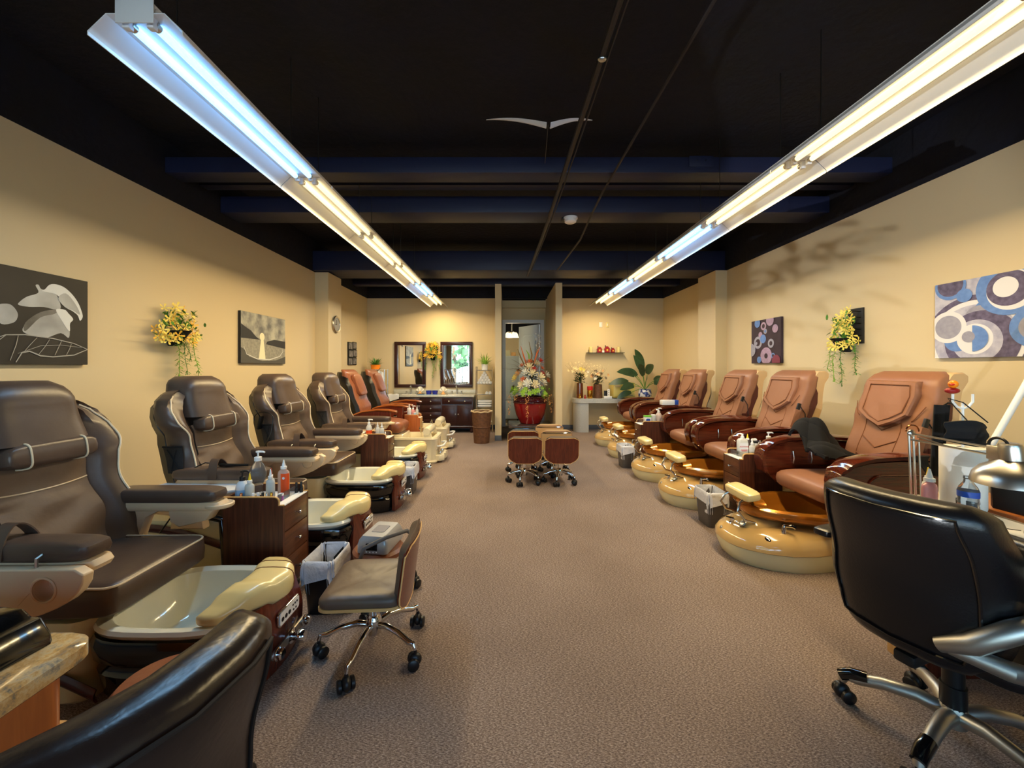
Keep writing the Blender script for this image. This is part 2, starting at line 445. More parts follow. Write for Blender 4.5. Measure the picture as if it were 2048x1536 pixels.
# back room
wall('wall_back_room_rear', -.9, 2.2, 12.5, 12.6, 0, 2.4)
wall('wall_back_room_rear_upper', -.9, 2.2, 12.5, 12.6, 2.4, 3.1, 'deck_black')
wall('wall_back_room_left', -1.0, -.9, YD+.1, 12.6, 0, 3.1)
wall('wall_back_room_right', 2.2, 2.3, YD+.1, 12.6, 0, 3.1)
struct(MB().box(-1, 2.3, YD+.1, 12.6, 3.1, 3.2), 'ceiling_back_room', 'deck_black', 'dark ceiling of the back room')
# baseboards
def base(name, x0, x1, y0, y1): struct(MB().box(x0, x1, y0, y1, 0, .1, .003), name, 'baseboard_grey')
base('baseboard_left', XL, XL+.008, YF, 6.43); base('baseboard_right', XR-.008, XR, YF, 6.3)
base('baseboard_back_left', XL+.01, -.22, YB-.008, YB); base('baseboard_back_right', 1.07, XR-.01, YB-.008, YB)
base('baseboard_partition_left', -.214, -.086, 7.462, 7.47); base('baseboard_partition_right', .932, 1.064, 7.352, 7.36)
base('baseboard_partition_side', 1.06, 1.068, 7.36, YB-.01); base('baseboard_partition_inner', .928, .936, 7.36, YD)
base('baseboard_pilaster_left', -2.93, -2.922, 6.43, 6.93); base('baseboard_pilaster_right', 3.377, 3.385, 6.3, 6.87)
base('baseboard_left_rear', XL, XL+.008, 6.93, YB); base('baseboard_right_rear', XR-.008, XR, 6.87, YB)
# door frame and open door
d = MB()
d.box(-.045, -.01, YD-.02, YD+.11, 0, 2.49).box(.82, .85, YD-.02, YD+.11, 0, 2.49).box(-.01, .82, YD-.02, YD+.11, 2.455, 2.49)
d.box(-.085, -.04, YD-.018, YD, 0, 2.53).box(.845, .90, YD-.018, YD, 0, 2.53).box(-.04, .845, YD-.018, YD, 2.485, 2.53)
struct(d, 'trim_door_frame', 'white_paint', 'white casing of the back room door')
dl = bpy.data.objects.new('door_1', None); C.objects.link(dl); dl['kind'] = 'structure'; dl['label'] = 'white arched panel door standing open into the back room'
dl.location = (.805, YD+.13, 0); dl.rotation_euler = (0, 0, R(180-56))
leaf = MB().box(0, .82, -.02, .02, .01, 2.44, .003).build('leaf', 'white_paint', dl)
for sgn in (1, -1):
    for z0, z1, archy in ((.2, 1.0, 0), (1.12, 2.22, .1)):
        pts = [(.14, z0), (.68, z0), (.68, z1-archy)] + [(.41+.27*math.cos(R(a)), z1-archy+archy*math.sin(R(a))) for a in range(15, 180, 15)] + [(.14, z1-archy)]
        MB().tube([(u, sgn*.022, v) for u, v in pts], .012, 6, loop=True).build('panel_moulding', 'white_paint', leaf)
MB().box(-.012, .02, -.03, -.018, 2.08, 2.2).box(-.012, .02, -.03, -.018, .25, .37).build('hinge', 'spec_metal', dl)
MB().ball((.76, -.06, 1.0), .03).tube([(.76, 0, 1.0), (.76, -.05, 1.0)], .012).build('door_knob', 'brushed', dl)
# ceiling beams
def beam(n, y0, y1, z0, z1, m='beam_black', lab=None): struct(MB().box(XL, XR, y0, y1, z0, z1, .006), n, m, lab)
beam('trim_beam_1', 4.3, 4.62, 3.11, 3.29, lab='dark ceiling beam carrying the smoke detector')
beam('trim_beam_2', 4.0, 4.12, 3.27, 3.38, lab='dark ceiling beam nearer the camera')
beam('trim_beam_3', 3.6, 3.8, 3.2, 3.345, lab='dark flat girder across the ceiling')
beam('trim_beam_4', 6.35, 6.95, 2.985, 3.3, lab='dark girder between the two wall pilasters')
beam('trim_beam_5', 8.0, 8.2, 3.1, 3.3, lab='dark beam near the back wall')
# ---------------------------------------------------------------- ceiling things
def fixture(xc, y0, y1, warm, label, group, first=False):
    L_ = y1-y0
    t = thing('fluorescent_light', label, 'ceiling light', (xc, (y0+y1)/2, 2.70), 0, group)
    h = L_/2-.004
    prof = [(-.187, 0), (-.187, .016), (-.115, .085), (-.07, .085), (-.07, .125), (.07, .125), (.07, .085), (.115, .085), (.187, .016), (.187, 0),
            (.183, 0), (.183, .014), (.113, .081), (-.113, .081), (-.183, .014), (-.183, 0)]
    MB().prism([p for p in prof], -h, h, 'y').build('reflector', 'white_enamel', t, smooth=20)
    for s in (-1, 1):
        tb = MB().tube([(s*.048, -h+.05, .064), (s*.048, h-.05, .064)], .017, 12).build('tube', 'glow_warm' if warm else 'glow_blue', t)
        for q in (-1, 1): MB().tube([(s*.048, q*(h-.05), .064), (s*.048, q*(h-.028), .064)], .0175, 12).build('end_cap', 'brushed', tb)
        for q in (-1, 1): MB().box(s*.048-.014, s*.048+.014, q*(h-.022)-.012, q*(h-.022)+.012, .038, .084, .004).build('lamp_holder', 'white_plastic', t)
    if first:
        MB().box(-.075, .075, -h-.004, -h, .045, .14, .001).build('end_plate', 'white_enamel', t)
    for q in (-1, 1):
        MB().tube([(0, q*h*.7, .125), (0, q*h*.7, .79)], .003, 5).build('hanger_wire', 'chain', t)
    li = bpy.data.lights.new('tube_light', 'AREA'); li.shape = 'RECTANGLE'; li.size = .13; li.size_y = L_-.1
    li.energy = WARM_W if warm else BLUE_W; li.color = (1.0, .745, .38) if warm else (.33, .66, 1.0)
    lo = bpy.data.objects.new('tube_light', li); C.objects.link(lo); lo.parent = t; lo.location = (0, 0, .029)
WARM_W, BLUE_W, ASSUMED_GLINT = 35, 15, 2900
jl = [1.52, 2.83, 4.03, 5.2, 6.35, 7.4, 8.45]; cl = [0, 1, 1, 1, 0, 1]
nl = ['blue glowing fluorescent light fixture at the near end of the left ceiling row', 'warm white fluorescent light second from the near end of the left row',
      'warm fluorescent light third from the near end of the left ceiling row', 'warm fluorescent light in the left row just before its far blue one',
      'small looking blue fluorescent light toward the far end of the left row', 'warm fluorescent light at the far end of the left row above the mirrors']
for i in range(6): fixture(-1.45, jl[i], jl[i+1], cl[i], nl[i], 'fluorescent lights in the left row', i == 0)
jr = [1.38, 2.6, 3.73, 4.9, 6.07, 7.2, 8.25]; cr_ = [1, 1, 0, 1, 0, 1]
nr = ['warm fluorescent light nearest the camera in the right ceiling row', 'warm fluorescent light second in the right row before the near blue one',
      'blue fluorescent light nearer the camera in the right ceiling row', 'warm fluorescent light between the two blue ones of the right row',
      'blue fluorescent light farther away in the right ceiling row', 'warm fluorescent light at the far end of the right row above the floating shelf']
for i in range(6): fixture(1.95, jr[i], jr[i+1], cr_[i], nr[i], 'fluorescent lights in the right row', i == 0)

sd = thing('smoke_detector', 'round white smoke detector under the dark ceiling beam', 'smoke detector', (.735, 4.45, 3.047))
MB().lathe([(.0, 0), (.05, .002), (.066, .012), (.07, .04), (.0, .04)], 24).build('cover', 'white_plastic', sd)
MB().lathe([(.078, .04), (.082, .05), (.082, .062), (.0, .062)], 24).build('base_plate', 'white_plastic', sd)
MB().tube([(-.09, .03, .066), (-.05, .03, .066), (-.02, 0, .062)], .008, 6).build('conduit_arm', 'pipe_black', sd)
MB().box(-.1, -.05, -.02, .08, .04, .078, .004).build('junction_box', 'pipe_black', sd)
p1 = tag(MB().tube([(.60, -.8, 3.36), (.589, 2.0, 3.30), (.49, 3.9, 3.07), (.44, 4.8, 2.985), (.366, 6.6, 2.955)], .020, 8).build('hanging_conduit', 'pipe_black'), 'long dark conduit pipe running along the middle of the ceiling', 'pipe')
MB().tube([(.645, -.8, 3.36), (.63, 2.0, 3.30), (.525, 3.9, 3.06), (.47, 4.8, 2.98), (.396, 6.6, 2.955)], .007, 6).build('cable', 'pipe_black', p1)
p2 = tag(MB().tube([(1.16, -.8, 3.45), (1.136, 2.12, 3.40), (.96, 3.88, 3.14), (.94, 4.3, 3.08), (.93, 4.9, 3.0), (.82, 6.2, 2.955)], .012, 6).build('hanging_conduit', 'pipe_black'), 'thin dark conduit right of the central ceiling pipe', 'pipe')
cl_ = MB().ball((.575, 2.33, 3.245), (.03, .02, .018)).build('pipe_clamp', 'brushed', p1)
fl = thing('ceiling_flap', 'pale torn wing shaped flap hanging from the dark ceiling', 'ceiling flap', (.33, 3.05, 3.30))
def wing(sg):
    def f(u, v):
        x = sg*(.015+u*.33 if sg > 0 else .015+u*.47)
        w = .05*(1-u)**.8+.004
        return (x, (v-.5)*w*1.2, .03*math.sin(u*2.6)+u*.02 - (1-u)*.03*math.cos((v-.5)*3))
    return f
for sg in (-1, 1): MB().sheet(wing(sg), 14, 4, .003).build('torn_wing', 'white_paint' if sg > 0 else 'fridge', fl)
MB().tube([(0, 0, .0), (.01, .35, -.12)], .003, 5).build('dangling_wire', 'chain', fl)
pl_ = thing('metal_plate', 'dark metal bracket plate with two holes on the ceiling girder', 'bracket', (1.80, 3.592, 3.30))
MB().box(-.11, .11, 0, .007, -.05, .05, .002).build('plate', 'beam_black', pl_)
for s in (-1, 1): MB().tube([(s*.04, -.004, .01), (s*.04, .002, .01)], .007, 8).build('bolt', 'black_plastic', pl_)
# ---------------------------------------------------------------- outside the shop window, seen in the mirrors
o = MB().box(-14, 14, -18, YF-.15, -.12, -.02).build('ground_outside', 'ground_grey'); o['kind'] = 'structure'
for i, (x, y, h, r_) in enumerate([(-8.2, -13, 4.5, 2.0), (-3.8, -10.5, 4.2, 2.3), (3.4, -12.5, 4.6, 2.3)]):
    t = thing('street_tree', ['leafy green tree outside the shop window at its left end', 'largest leafy tree outside the middle of the shop window', 'leafy green tree outside the shop window at its right end'][i], 'tree', (x, y, -.02))
    MB().tube([(0, 0, 0), (.1, 0, h*.4), (0, .1, h*.7)], [.2, .15, .1], 8).build('trunk', 'leaf_brown', t)
    f = MB()
    for k in range(260):
        a, b, q = rnd.uniform(0, 2*PI), rnd.uniform(-1, 1), r_*rnd.uniform(.55, 1)**.5
        c = Vector((q*math.cos(a)*math.sqrt(1-b*b), q*math.sin(a)*math.sqrt(1-b*b), h*.75+q*b*.8))
        w = Vector((rnd.uniform(-1, 1), rnd.uniform(-1, 1), rnd.uniform(-1, 1))).normalized()*.3; u = w.orthogonal()*.8
        f.add([c-w, c-u, c+w, c+u], [[0, 1, 2, 3]])
    f.build('crown', 'tree_green', t, smooth=0)
# ---------------------------------------------------------------- daylight, assumed glint spot, camera, colour management
w = bpy.data.worlds.new('World'); bpy.context.scene.world = w; w.use_nodes = True
bg = w.node_tree.nodes['Background']
sky = w.node_tree.nodes.new('ShaderNodeTexSky'); sky.sky_type = 'HOSEK_WILKIE'; sky.turbidity = 2.2; sky.sun_direction = Vector((.3, .6, .7)).normalized()
w.node_tree.links.new(sky.outputs['Color'], bg.inputs['Color']); bg.inputs['Strength'].default_value = 36.0
po = bpy.data.lights.new('window_portal', 'AREA'); po.shape = 'RECTANGLE'; po.size = 6.3; po.size_y = 2.05; po.cycles.is_portal = True
su = bpy.data.lights.new('sun', 'SUN'); su.energy = 18; su.angle = R(1); su.color = (.95, .97, 1)
suo = bpy.data.objects.new('sun', su); C.objects.link(suo); suo.rotation_euler = (R(-38), R(12), 0)
gl = bpy.data.lights.new('assumed_glint_spot', 'SPOT'); gl.energy = ASSUMED_GLINT; gl.color = (.92, .96, 1); gl.spot_size = R(16); gl.spot_blend = .35; gl.shadow_soft_size = .03  # unseen spot added for assumed reflected sun, patches and leaf shadows on right wall
glo = bpy.data.objects.new('assumed_glint_spot', gl); C.objects.link(glo); glo.location = (-5.95, -7.5, .89); glo.rotation_euler = (Vector((3.57, 5.5, 2.5))-Vector((-5.95, -7.5, .89))).to_track_quat('-Z', 'Y').to_euler()
poo = bpy.data.objects.new('window_portal', po); C.objects.link(poo); poo.location = (.21, YF+.02, 1.58); poo.rotation_euler = (R(90), 0, 0)
cam = bpy.data.cameras.new('camera'); cam.sensor_width = 36; cam.lens = 780*36/2048; cam.shift_x = 12/2048; cam.shift_y = -33/2048; cam.clip_start = .02
co = bpy.data.objects.new('camera', cam); C.objects.link(co); co.location = (0, 0, 1.4); co.rotation_euler = (R(90), 0, 0)
sc = bpy.context.scene; sc.camera = co
sc.view_settings.view_transform = 'Standard'; sc.view_settings.look = 'None'; sc.view_settings.gamma = 1; sc.view_settings.use_curve_mapping = False
sc.view_settings.exposure = 0.0
sc.cycles.use_denoising = True; sc.cycles.max_bounces = 8; sc.cycles.diffuse_bounces = 4; sc.cycles.glossy_bounces = 4; sc.cycles.transmission_bounces = 6; sc.cycles.transparent_max_bounces = 8
sc.cycles.sample_clamp_indirect = 6; sc.cycles.caustics_reflective = False; sc.cycles.caustics_refractive = False
# ---------------------------------------------------------------- pedicure chairs
def sym(half):           # half ring from y=0 back to y=0 front (y>=0) -> closed ring
    return half + [(x, -y) for x, y in half[::-1] if abs(y) > 1e-6]
def superring(cx, cy, rx, ry, z, e=.6, n=28, tip=0.0):
    out = []
    for j in range(n):
        a = 2*PI*j/n; c, s_ = sgnpow(math.cos(a), e), sgnpow(math.sin(a), e)
        out.append((cx+rx*c, cy+ry*s_*(1-tip*max(0, c)), z))
    return out
BW = [(.38, .30), (.50, .345), (.64, .355), (.82, .315), (.93, .325), (1.03, .372), (1.10, .362), (1.16, .32), (1.21, .26), (1.25, .18)]
BX = [(.38, -.10), (.55, -.14), (.9, -.24), (1.25, -.33)]
def brown_ring(z, grow=1.0):
    w, x0 = interp(BW, z), interp(BX, z); d = grow*min(1, (1.285-z)/.10)**.5 if z > 1.185 else 1
    g = lerp(1, .3, max(0, min(1, (z-.98)/.22)))
    return [(x, y, z) for x, y in sym([(x0-.10*d, 0), (x0-.10*d, .5*w), (x0-.085*d, .85*w), (x0-.03*d, .985*w), (x0+.05*d, w), (x0+.105*d*g, .93*w), (x0+.11*d*g, .84*w),
            (x0+.075*d, .70*w), (x0+.03*d, .58*w), (x0+.012*d, .45*w), (x0+.01*d, .2*w), (x0+.01*d, 0)])]
def frange(a, b, n): return [a+(b-a)*i/n for i in range(n+1)]

def spa_base(t):
    MB().rings([[(x, y, z) for x, y in rrect(-.55+.03*k, .26, -.25+.02*k, .25-.02*k, .08)] for z, k in ((0, 1), (.02, 0), (.30, 0), (.34, .6))]).build('base', 'base_cream', t)
    sh = MB().rings([superring(.575, 0, rx, ry, z, .55) for z, rx, ry in ((0, .31, .22), (.03, .335, .245), (.13, .35, .262), (.15, .335, .25), (.165, .335, .25), (.19, .36, .275), (.255, .365, .285), (.285, .35, .275))], True, False).build('tub_shell', 'black_gloss', t)
    for s in (-1, 1):
        MB().sheet(lambda u, v, s=s: (-.45+u*.78, s*(.262+.012*math.sin(PI*v)), .30-.24*u**1.6+(v-.5)*.055), 14, 4, .008).build('side_band', 'maroon', t)
    b = MB().rings([superring(.565, 0, rx, ry, z, .62, 36) for z, rx, ry in ((.27, .30, .235), (.295, .345, .272), (.312, .352, .28), (.326, .345, .272), (.33, .325, .255), (.318, .30, .232), (.25, .275, .21), (.15, .23, .17), (.125, .18, .13))], False, True)
    b.build('basin', 'tub_white', t)
    def fs(y):
        e_ = 1 if abs(y) <= .235 else max(.06, 1-((abs(y)-.235)/.0147)**2)**.5
        a = min(1, abs(y)/.235); k = a**1.7
        cx, hx, cz, hz = lerp(.875, .765, k), lerp(.105, .05, k)*e_, lerp(.372, .352, k), lerp(.06, .024, a**2.5)*e_
        return [(cx+hx*sgnpow(math.cos(2*PI*j/20), .55), y, cz+hz*sgnpow(math.sin(2*PI*j/20), .6)+(.014 if a > .3 and a < .8 else 0)) for j in range(20)]
    fr_ = MB().rings([fs(y) for y in [-.2495, -.248, -.244]+frange(-.235, .235, 20)+[.244, .248, .2495]]).build('footrest', 'cream_yellow', t)
    for y in (.045, .095): MB().tube([(p[0]+.001, p[1], p[2]+.001) for p in fs(y)], .0022, 5, loop=True).build('groove', 'seam_tan', fr_)
    def fp(u, v):
        z = .015+v*.325; w = interp([(0, .185), (.16, .205), (.34, .16)], z)
        y = (u-.5)*2*w
        return (.955-.02*v-.035*(y/.2)**2+.02*math.sin(PI*v), y, z)
    pn = MB().sheet(fp, 12, 10, .03).build('front_panel', 'cherry', t)
    pl = MB().prism(rrect(-.075, .105, .205, .275, .02), .955, .965, 'x', bev=.002).build('control_panel', 'chrome', pn)
    MB().prism(rrect(-.066, .096, .212, .268, .012), .9651, .9675, 'x').build('face_plate', 'white_plastic', pl)
    for (y, z, r_) in [(-.046, .236, .010), (-.018, .236, .010), (.010, .236, .010), (.040, .25, .005), (.058, .25, .005), (.076, .25, .005), (.045, .226, .005), (.066, .226, .005)]:
        MB().tube([(.966, y, z), (.9695, y, z)], r_, 10).build('button', 'ink_black', pl)
    MB().prism(rrect(-.13, .16, .095, .135, .02), .962, .972, 'x', bev=.002).build('valve_plate', 'gunmetal', pn)
    for y, r_, l_ in ((-.1, .024, .03), (.02, .028, .065), (.135, .022, .03)):
        MB().lathe([(r_*1.15, 0), (r_*1.2, .006), (r_*.7, .012), (r_*.7, l_*.4), (r_, l_*.5), (r_*1.05, l_*.8), (r_*.8, l_), (0, l_)], 14, M=T(.972, y, .115) @ Matrix.Rotation(PI/2, 4, 'Y')).build('valve_knob', 'chrome', pn)
    MB().ball((.775, .02, .372), .026).tube([(.80, .02, .33), (.79, .02, .36)], .012).build('spout', 'chrome', t)
    return t

def brown_chair(Yc, label, near, far, extra=None):
    t = thing('pedicure_chair', label, 'pedicure chair', (-2.0, Yc, 0), 0, 'brown pedicure chairs along the left wall')
    spa_base(t)
    # back: black rear shell, upholstered wings, head cushion, neck bolster
    rs = []
    for z in frange(.30, 1.19, 14):
        zz = max(z, .38); w = interp(BW, zz)*(.93 if z < 1.12 else .93-(z-1.12)*2.2); x0 = interp(BX, zz); bulge = .10*math.sin(PI*min(1, (z-.25)/1.0))
        rs.append([(x, y, z) for x, y in sym([(x0-.12-bulge, 0), (x0-.11-bulge, .5*w), (x0-.10-.6*bulge, .85*w), (x0-.06, w), (x0-.02, .9*w), (x0-.03, 0)])])
    MB().rings(rs).build('rear_shell', 'black_shell', t)
    bk = MB().rings([brown_ring(z) for z in frange(.38, 1.13, 20)+[1.15, 1.17, 1.19, 1.21, 1.225, 1.24, 1.25]]).build('backrest', 'brown_leather', t, smooth=60)
    for s in (-1, 1):
        pts = []
        for z in frange(.45, 1.2, 30):
            w, x0 = interp(BW, z), interp(BX, z); d = min(1, (1.285-z)/.10)**.5 if z > 1.185 else 1
            d *= lerp(1, .3, max(0, min(1, (z-.98)/.22)))
            pts.append((x0+.1095*d, s*.915*w, z))
        MB().tube(pts, .0055, 6).build('piping', 'piping', bk)
    def panel(u, v):
        z = .44+u*.55; w = interp(BW, z)*.56; x0 = interp(BX, z); y = (v-.5)*2*w
        wr = .009*math.sin(17*z+9*y)+.006*math.sin(33*z-16*y+1)
        return (x0+.03+.012*(1-(2*v-1)**2)+(wr if z < .78 else 0), y, z)
    cp = MB().sheet(panel, 30, 16, .02).build('centre_panel', 'brown_leather_worn', bk, smooth=60)
    MB().tube([(interp(BX, .83)+.051+.013*(1-(2*k/12-1)**2), (k/12-.5)*2*.56*interp(BW, .83), .83+.01*(2*k/12-1)**2) for k in range(13)], .0035, 6).build('seam_piping', 'piping', cp)
    hd = MB()
    rr_ = []
    for z in frange(1.05, 1.335, 10):
        q = (z-1.05)/.285; k = (1-max(0, (q-.55)/.45)**2.6)**.5 if q < 1 else .12
        k = max(k, .2); x0 = interp(BX, min(z, 1.25))-(max(0, z-1.25))*.3
        rr_.append(superring(x0+.01, 0, .125*lerp(.55, 1, k), .20*lerp(.5, 1, k)*(1-.08*q), z, .55, 24))
    hd.rings(rr_).build('head_cushion', 'brown_leather', t, smooth=60)
    nb = MB().pillow(-.215, -.115, -.185, .185, .945, 1.055, .55, .22, 28, 10, M=rot(R(-8), 'Y', (-.16, 0, 1))).build('neck_pillow', 'brown_leather', t)
    for y in (-.11, .12):
        MB().tube([(-.165+.052*sgnpow(math.cos(a), .55), y, 1.0+.057*sgnpow(math.sin(a), .55)) for a in [2*PI*j/20 for j in range(20)]], .004, 5, loop=True, M=rot(R(-8), 'Y', (-.16, 0, 1))).build('pillow_piping', 'piping', nb)
    # mesh pocket on the near side
    def pk(u, v):
        z = .70+v*.17; x0 = interp(BX, z); w = interp(BW, z)
        return (x0-.05+u*.13*(.75+.25*v), -(w+.012+.01*math.sin(PI*u)*math.sin(2.2*v)), z)
    pc = MB().sheet(pk, 10, 8, .004).build('side_pocket', 'black_mesh', bk)
    MB().tube([pk(i/10, 1) for i in range(11)], .006, 6).build('pocket_hem', 'black_fabric', pc)
    for a, b in (((.25, .9), (.75, .15)), ((.75, .9), (.3, .1))): MB().tube([(pk(lerp(a[0], b[0], q/6), lerp(a[1], b[1], q/6))[0], pk(lerp(a[0], b[0], q/6), lerp(a[1], b[1], q/6))[1]-.004, pk(0, lerp(a[1], b[1], q/6))[2]) for q in range(7)], .003, 5).build('pocket_elastic', 'black_fabric', pc)
    MB().tube([(-.20, -.30, .62), (-.25, -.36, .52), (-.22, -.33, .42), (-.3, -.34, .30)], .005, 6).build('power_cable', 'black_plastic', t)
    # seat
    st = MB().pillow(-.16, .40, -.265, .265, .345, .50, .34, .2, 40, 12, M=rot(R(-2), 'Y', (0, 0, .42))).build('seat', 'brown_leather', t)
    edge = [(x, y, .493) for x, y in rrect(-.12, .388, -.255, .255, .05)]
    MB().tube(edge, .005, 6, loop=True).build('seat_piping', 'piping', st)
    for y in (-.13,): MB().tube([(.02, y, .499), (.3, y, .502), (.36, y, .5)], .003, 5).build('seat_seam', 'seam', st)
    # arms
    for s, mode in ((-1, near), (1, far)):
        yc = s*.325
        pad = MB().pillow(-.20, .42, yc-.062, yc+.062, .655, .735, .5, .28, 32, 10).build('armrest', 'brown_leather', t)
        if s < 0:
            MB().sheet(lambda u, v: (.06+v*.055-.02*math.sin(PI*u), yc-.066+.132*u, .672+.115*math.sin(PI*u)**.6), 16, 3, .005).build('wrist_strap', 'brown_leather', pad)
        sup = MB().pillow(-.18, .435, yc-.055, yc+.055, .61, .672, .5, .3, 28, 8)
        sup.build('arm_support', 'cream_plastic', t)
        MB().prism([(-.12, .63), (.12, .63), (.02, .58), (-.02, .46), (.0, .33), (-.22, .33), (-.2, .5)], yc-.03, yc+.03, 'y', bev=.008).build('arm_bracket', 'cream_plastic', t)
        if mode == 'fold':
            yo = s*.405
            poly = [(-.30, .655), (.42, .66), (.455, .64)] + [(-.02+.475*math.cos(R(a)), .63+.185*math.sin(R(a))) for a in range(-8, -100, -10)] + [(-.2, .47), (-.3, .52)]
            hx, hz = .31, .585
            tr = MB().plate_hole(poly, (hx, hz), .041, yo-.02, yo+.02).build('side_tray', 'cream_plastic', t, bevel=.005)
            MB().tube([(hx+.045*math.cos(2*PI*j/24), yo+s*.02, hz+.045*math.sin(2*PI*j/24)) for j in range(24)], .005, 6, loop=True).build('cup_rim', 'cream_plastic', tr)
            MB().lathe([(.0, -.026), (.034, -.026), (.0405, -.018), (.0408, .0)], 24, cap=False, M=T(hx, yo+s*.0, hz) @ Matrix.Rotation(-s*PI/2, 4, 'X')).build('cup_holder', 'cream_plastic', tr)
            for x in (.05, .26): MB().tube([(x, yo, .655), (x, yo, .69), (x, yo-s*.03, .70)], .006, 6).build('tray_pin', 'gunmetal', tr)
        elif mode == 'flat':
            poly = [(-.24, .0)]+[(.33-.05*(1-math.cos(R(a))), .0) for a in (0,)]+[(.36, .03)]+[(.05+.31*math.cos(R(a)), .06+.17*math.sin(R(a))) for a in range(10, 170, 16)]+[(-.26, .05)]
            tr = MB().prism([(x, s*(.36+y)) for x, y in poly], .615, .64, 'z', bev=.006).build('side_tray', 'white_plastic', t)
        else:
            tr = MB().lathe([(.07, 0), (.078, .008), (.078, .02), (.07, .024), (.062, .018), (0, .016)], 20, T(.40, yc, .625).translation, sy=.8).build('side_tray', 'cream_plastic', t)
            MB().prism([(.14, .615), (.40, .62), (.36, .56), (.2, .52), (.15, .55)], yc-.035, yc+.035, 'y', bev=.01).build('arm_box', 'cream_plastic', t)
    return t
BRN = 'brown leather pedicure chair with cream piping, '
c1 = brown_chair(1.85, BRN+'nearest the camera at the left edge', 'fold', 'cup')
c2 = brown_chair(2.93, BRN+'second from the camera, behind the first drawer trolley', 'flat', 'fold')
c3 = brown_chair(3.95, BRN+'third from the camera, remote in its side pocket', 'fold', 'fold')
c4 = brown_chair(5.02, BRN+'farthest of the four, beside the reddish chairs', 'flat', 'cup')
for t in (c2,):
    MB().tube([(.02, -.29, .75), (.14, -.33, .748), (.28, -.32, .748)], [.008, .012, .008], 8).build('remote_control', 'black_plastic', t)
    MB().tube([(-.2, -.36, .6), (-.1, -.34, .72), (-.02, -.31, .76), (.02, -.29, .75)], .004, 6).build('remote_cord', 'black_plastic', t)
for t in (c3,):
    MB().box(-.035, -.012, -.025, .025, -.06, .06, .006, M=T(-.245, -.352, .885) @ Matrix.Rotation(R(12), 4, 'Y')).build('remote_control', 'black_plastic', t)
    MB().tube([(-.23+.09*math.cos(R(a)), -.362, .93+.06*math.sin(R(a))) for a in range(200, -40, -20)]+[(-.14, -.40, .8), (-.2, -.40, .68), (-.23, -.36, .55)], .004, 6).build('remote_cord', 'black_plastic', t)

pp_ = thing('plumbing_pipe', 'black and cream water pipes between the two nearest brown chairs', 'pipe', (-1.95, 2.40, 0))
MB().tube([(-.35, .02, .62), (-.18, .0, .55), (.10, -.02, .50), (.22, -.02, .47), (.25, -.02, .05)], .022, 10).build('black_hose', 'black_gloss', pp_)
MB().tube([(-.35, .06, .50), (-.05, .05, .47), (.02, .05, .48), (.16, .06, .42), (.2, .06, .0)], .014, 8).build('cream_pipe', 'cream_plastic', pp_)
MB().tube([(-.06, .05, .47), (.03, .05, .482)], .022, 8).tube([(-.02, .05, .47), (-.02, .05, .52)], .012, 8).build('brass_valve', 'gold', pp_)
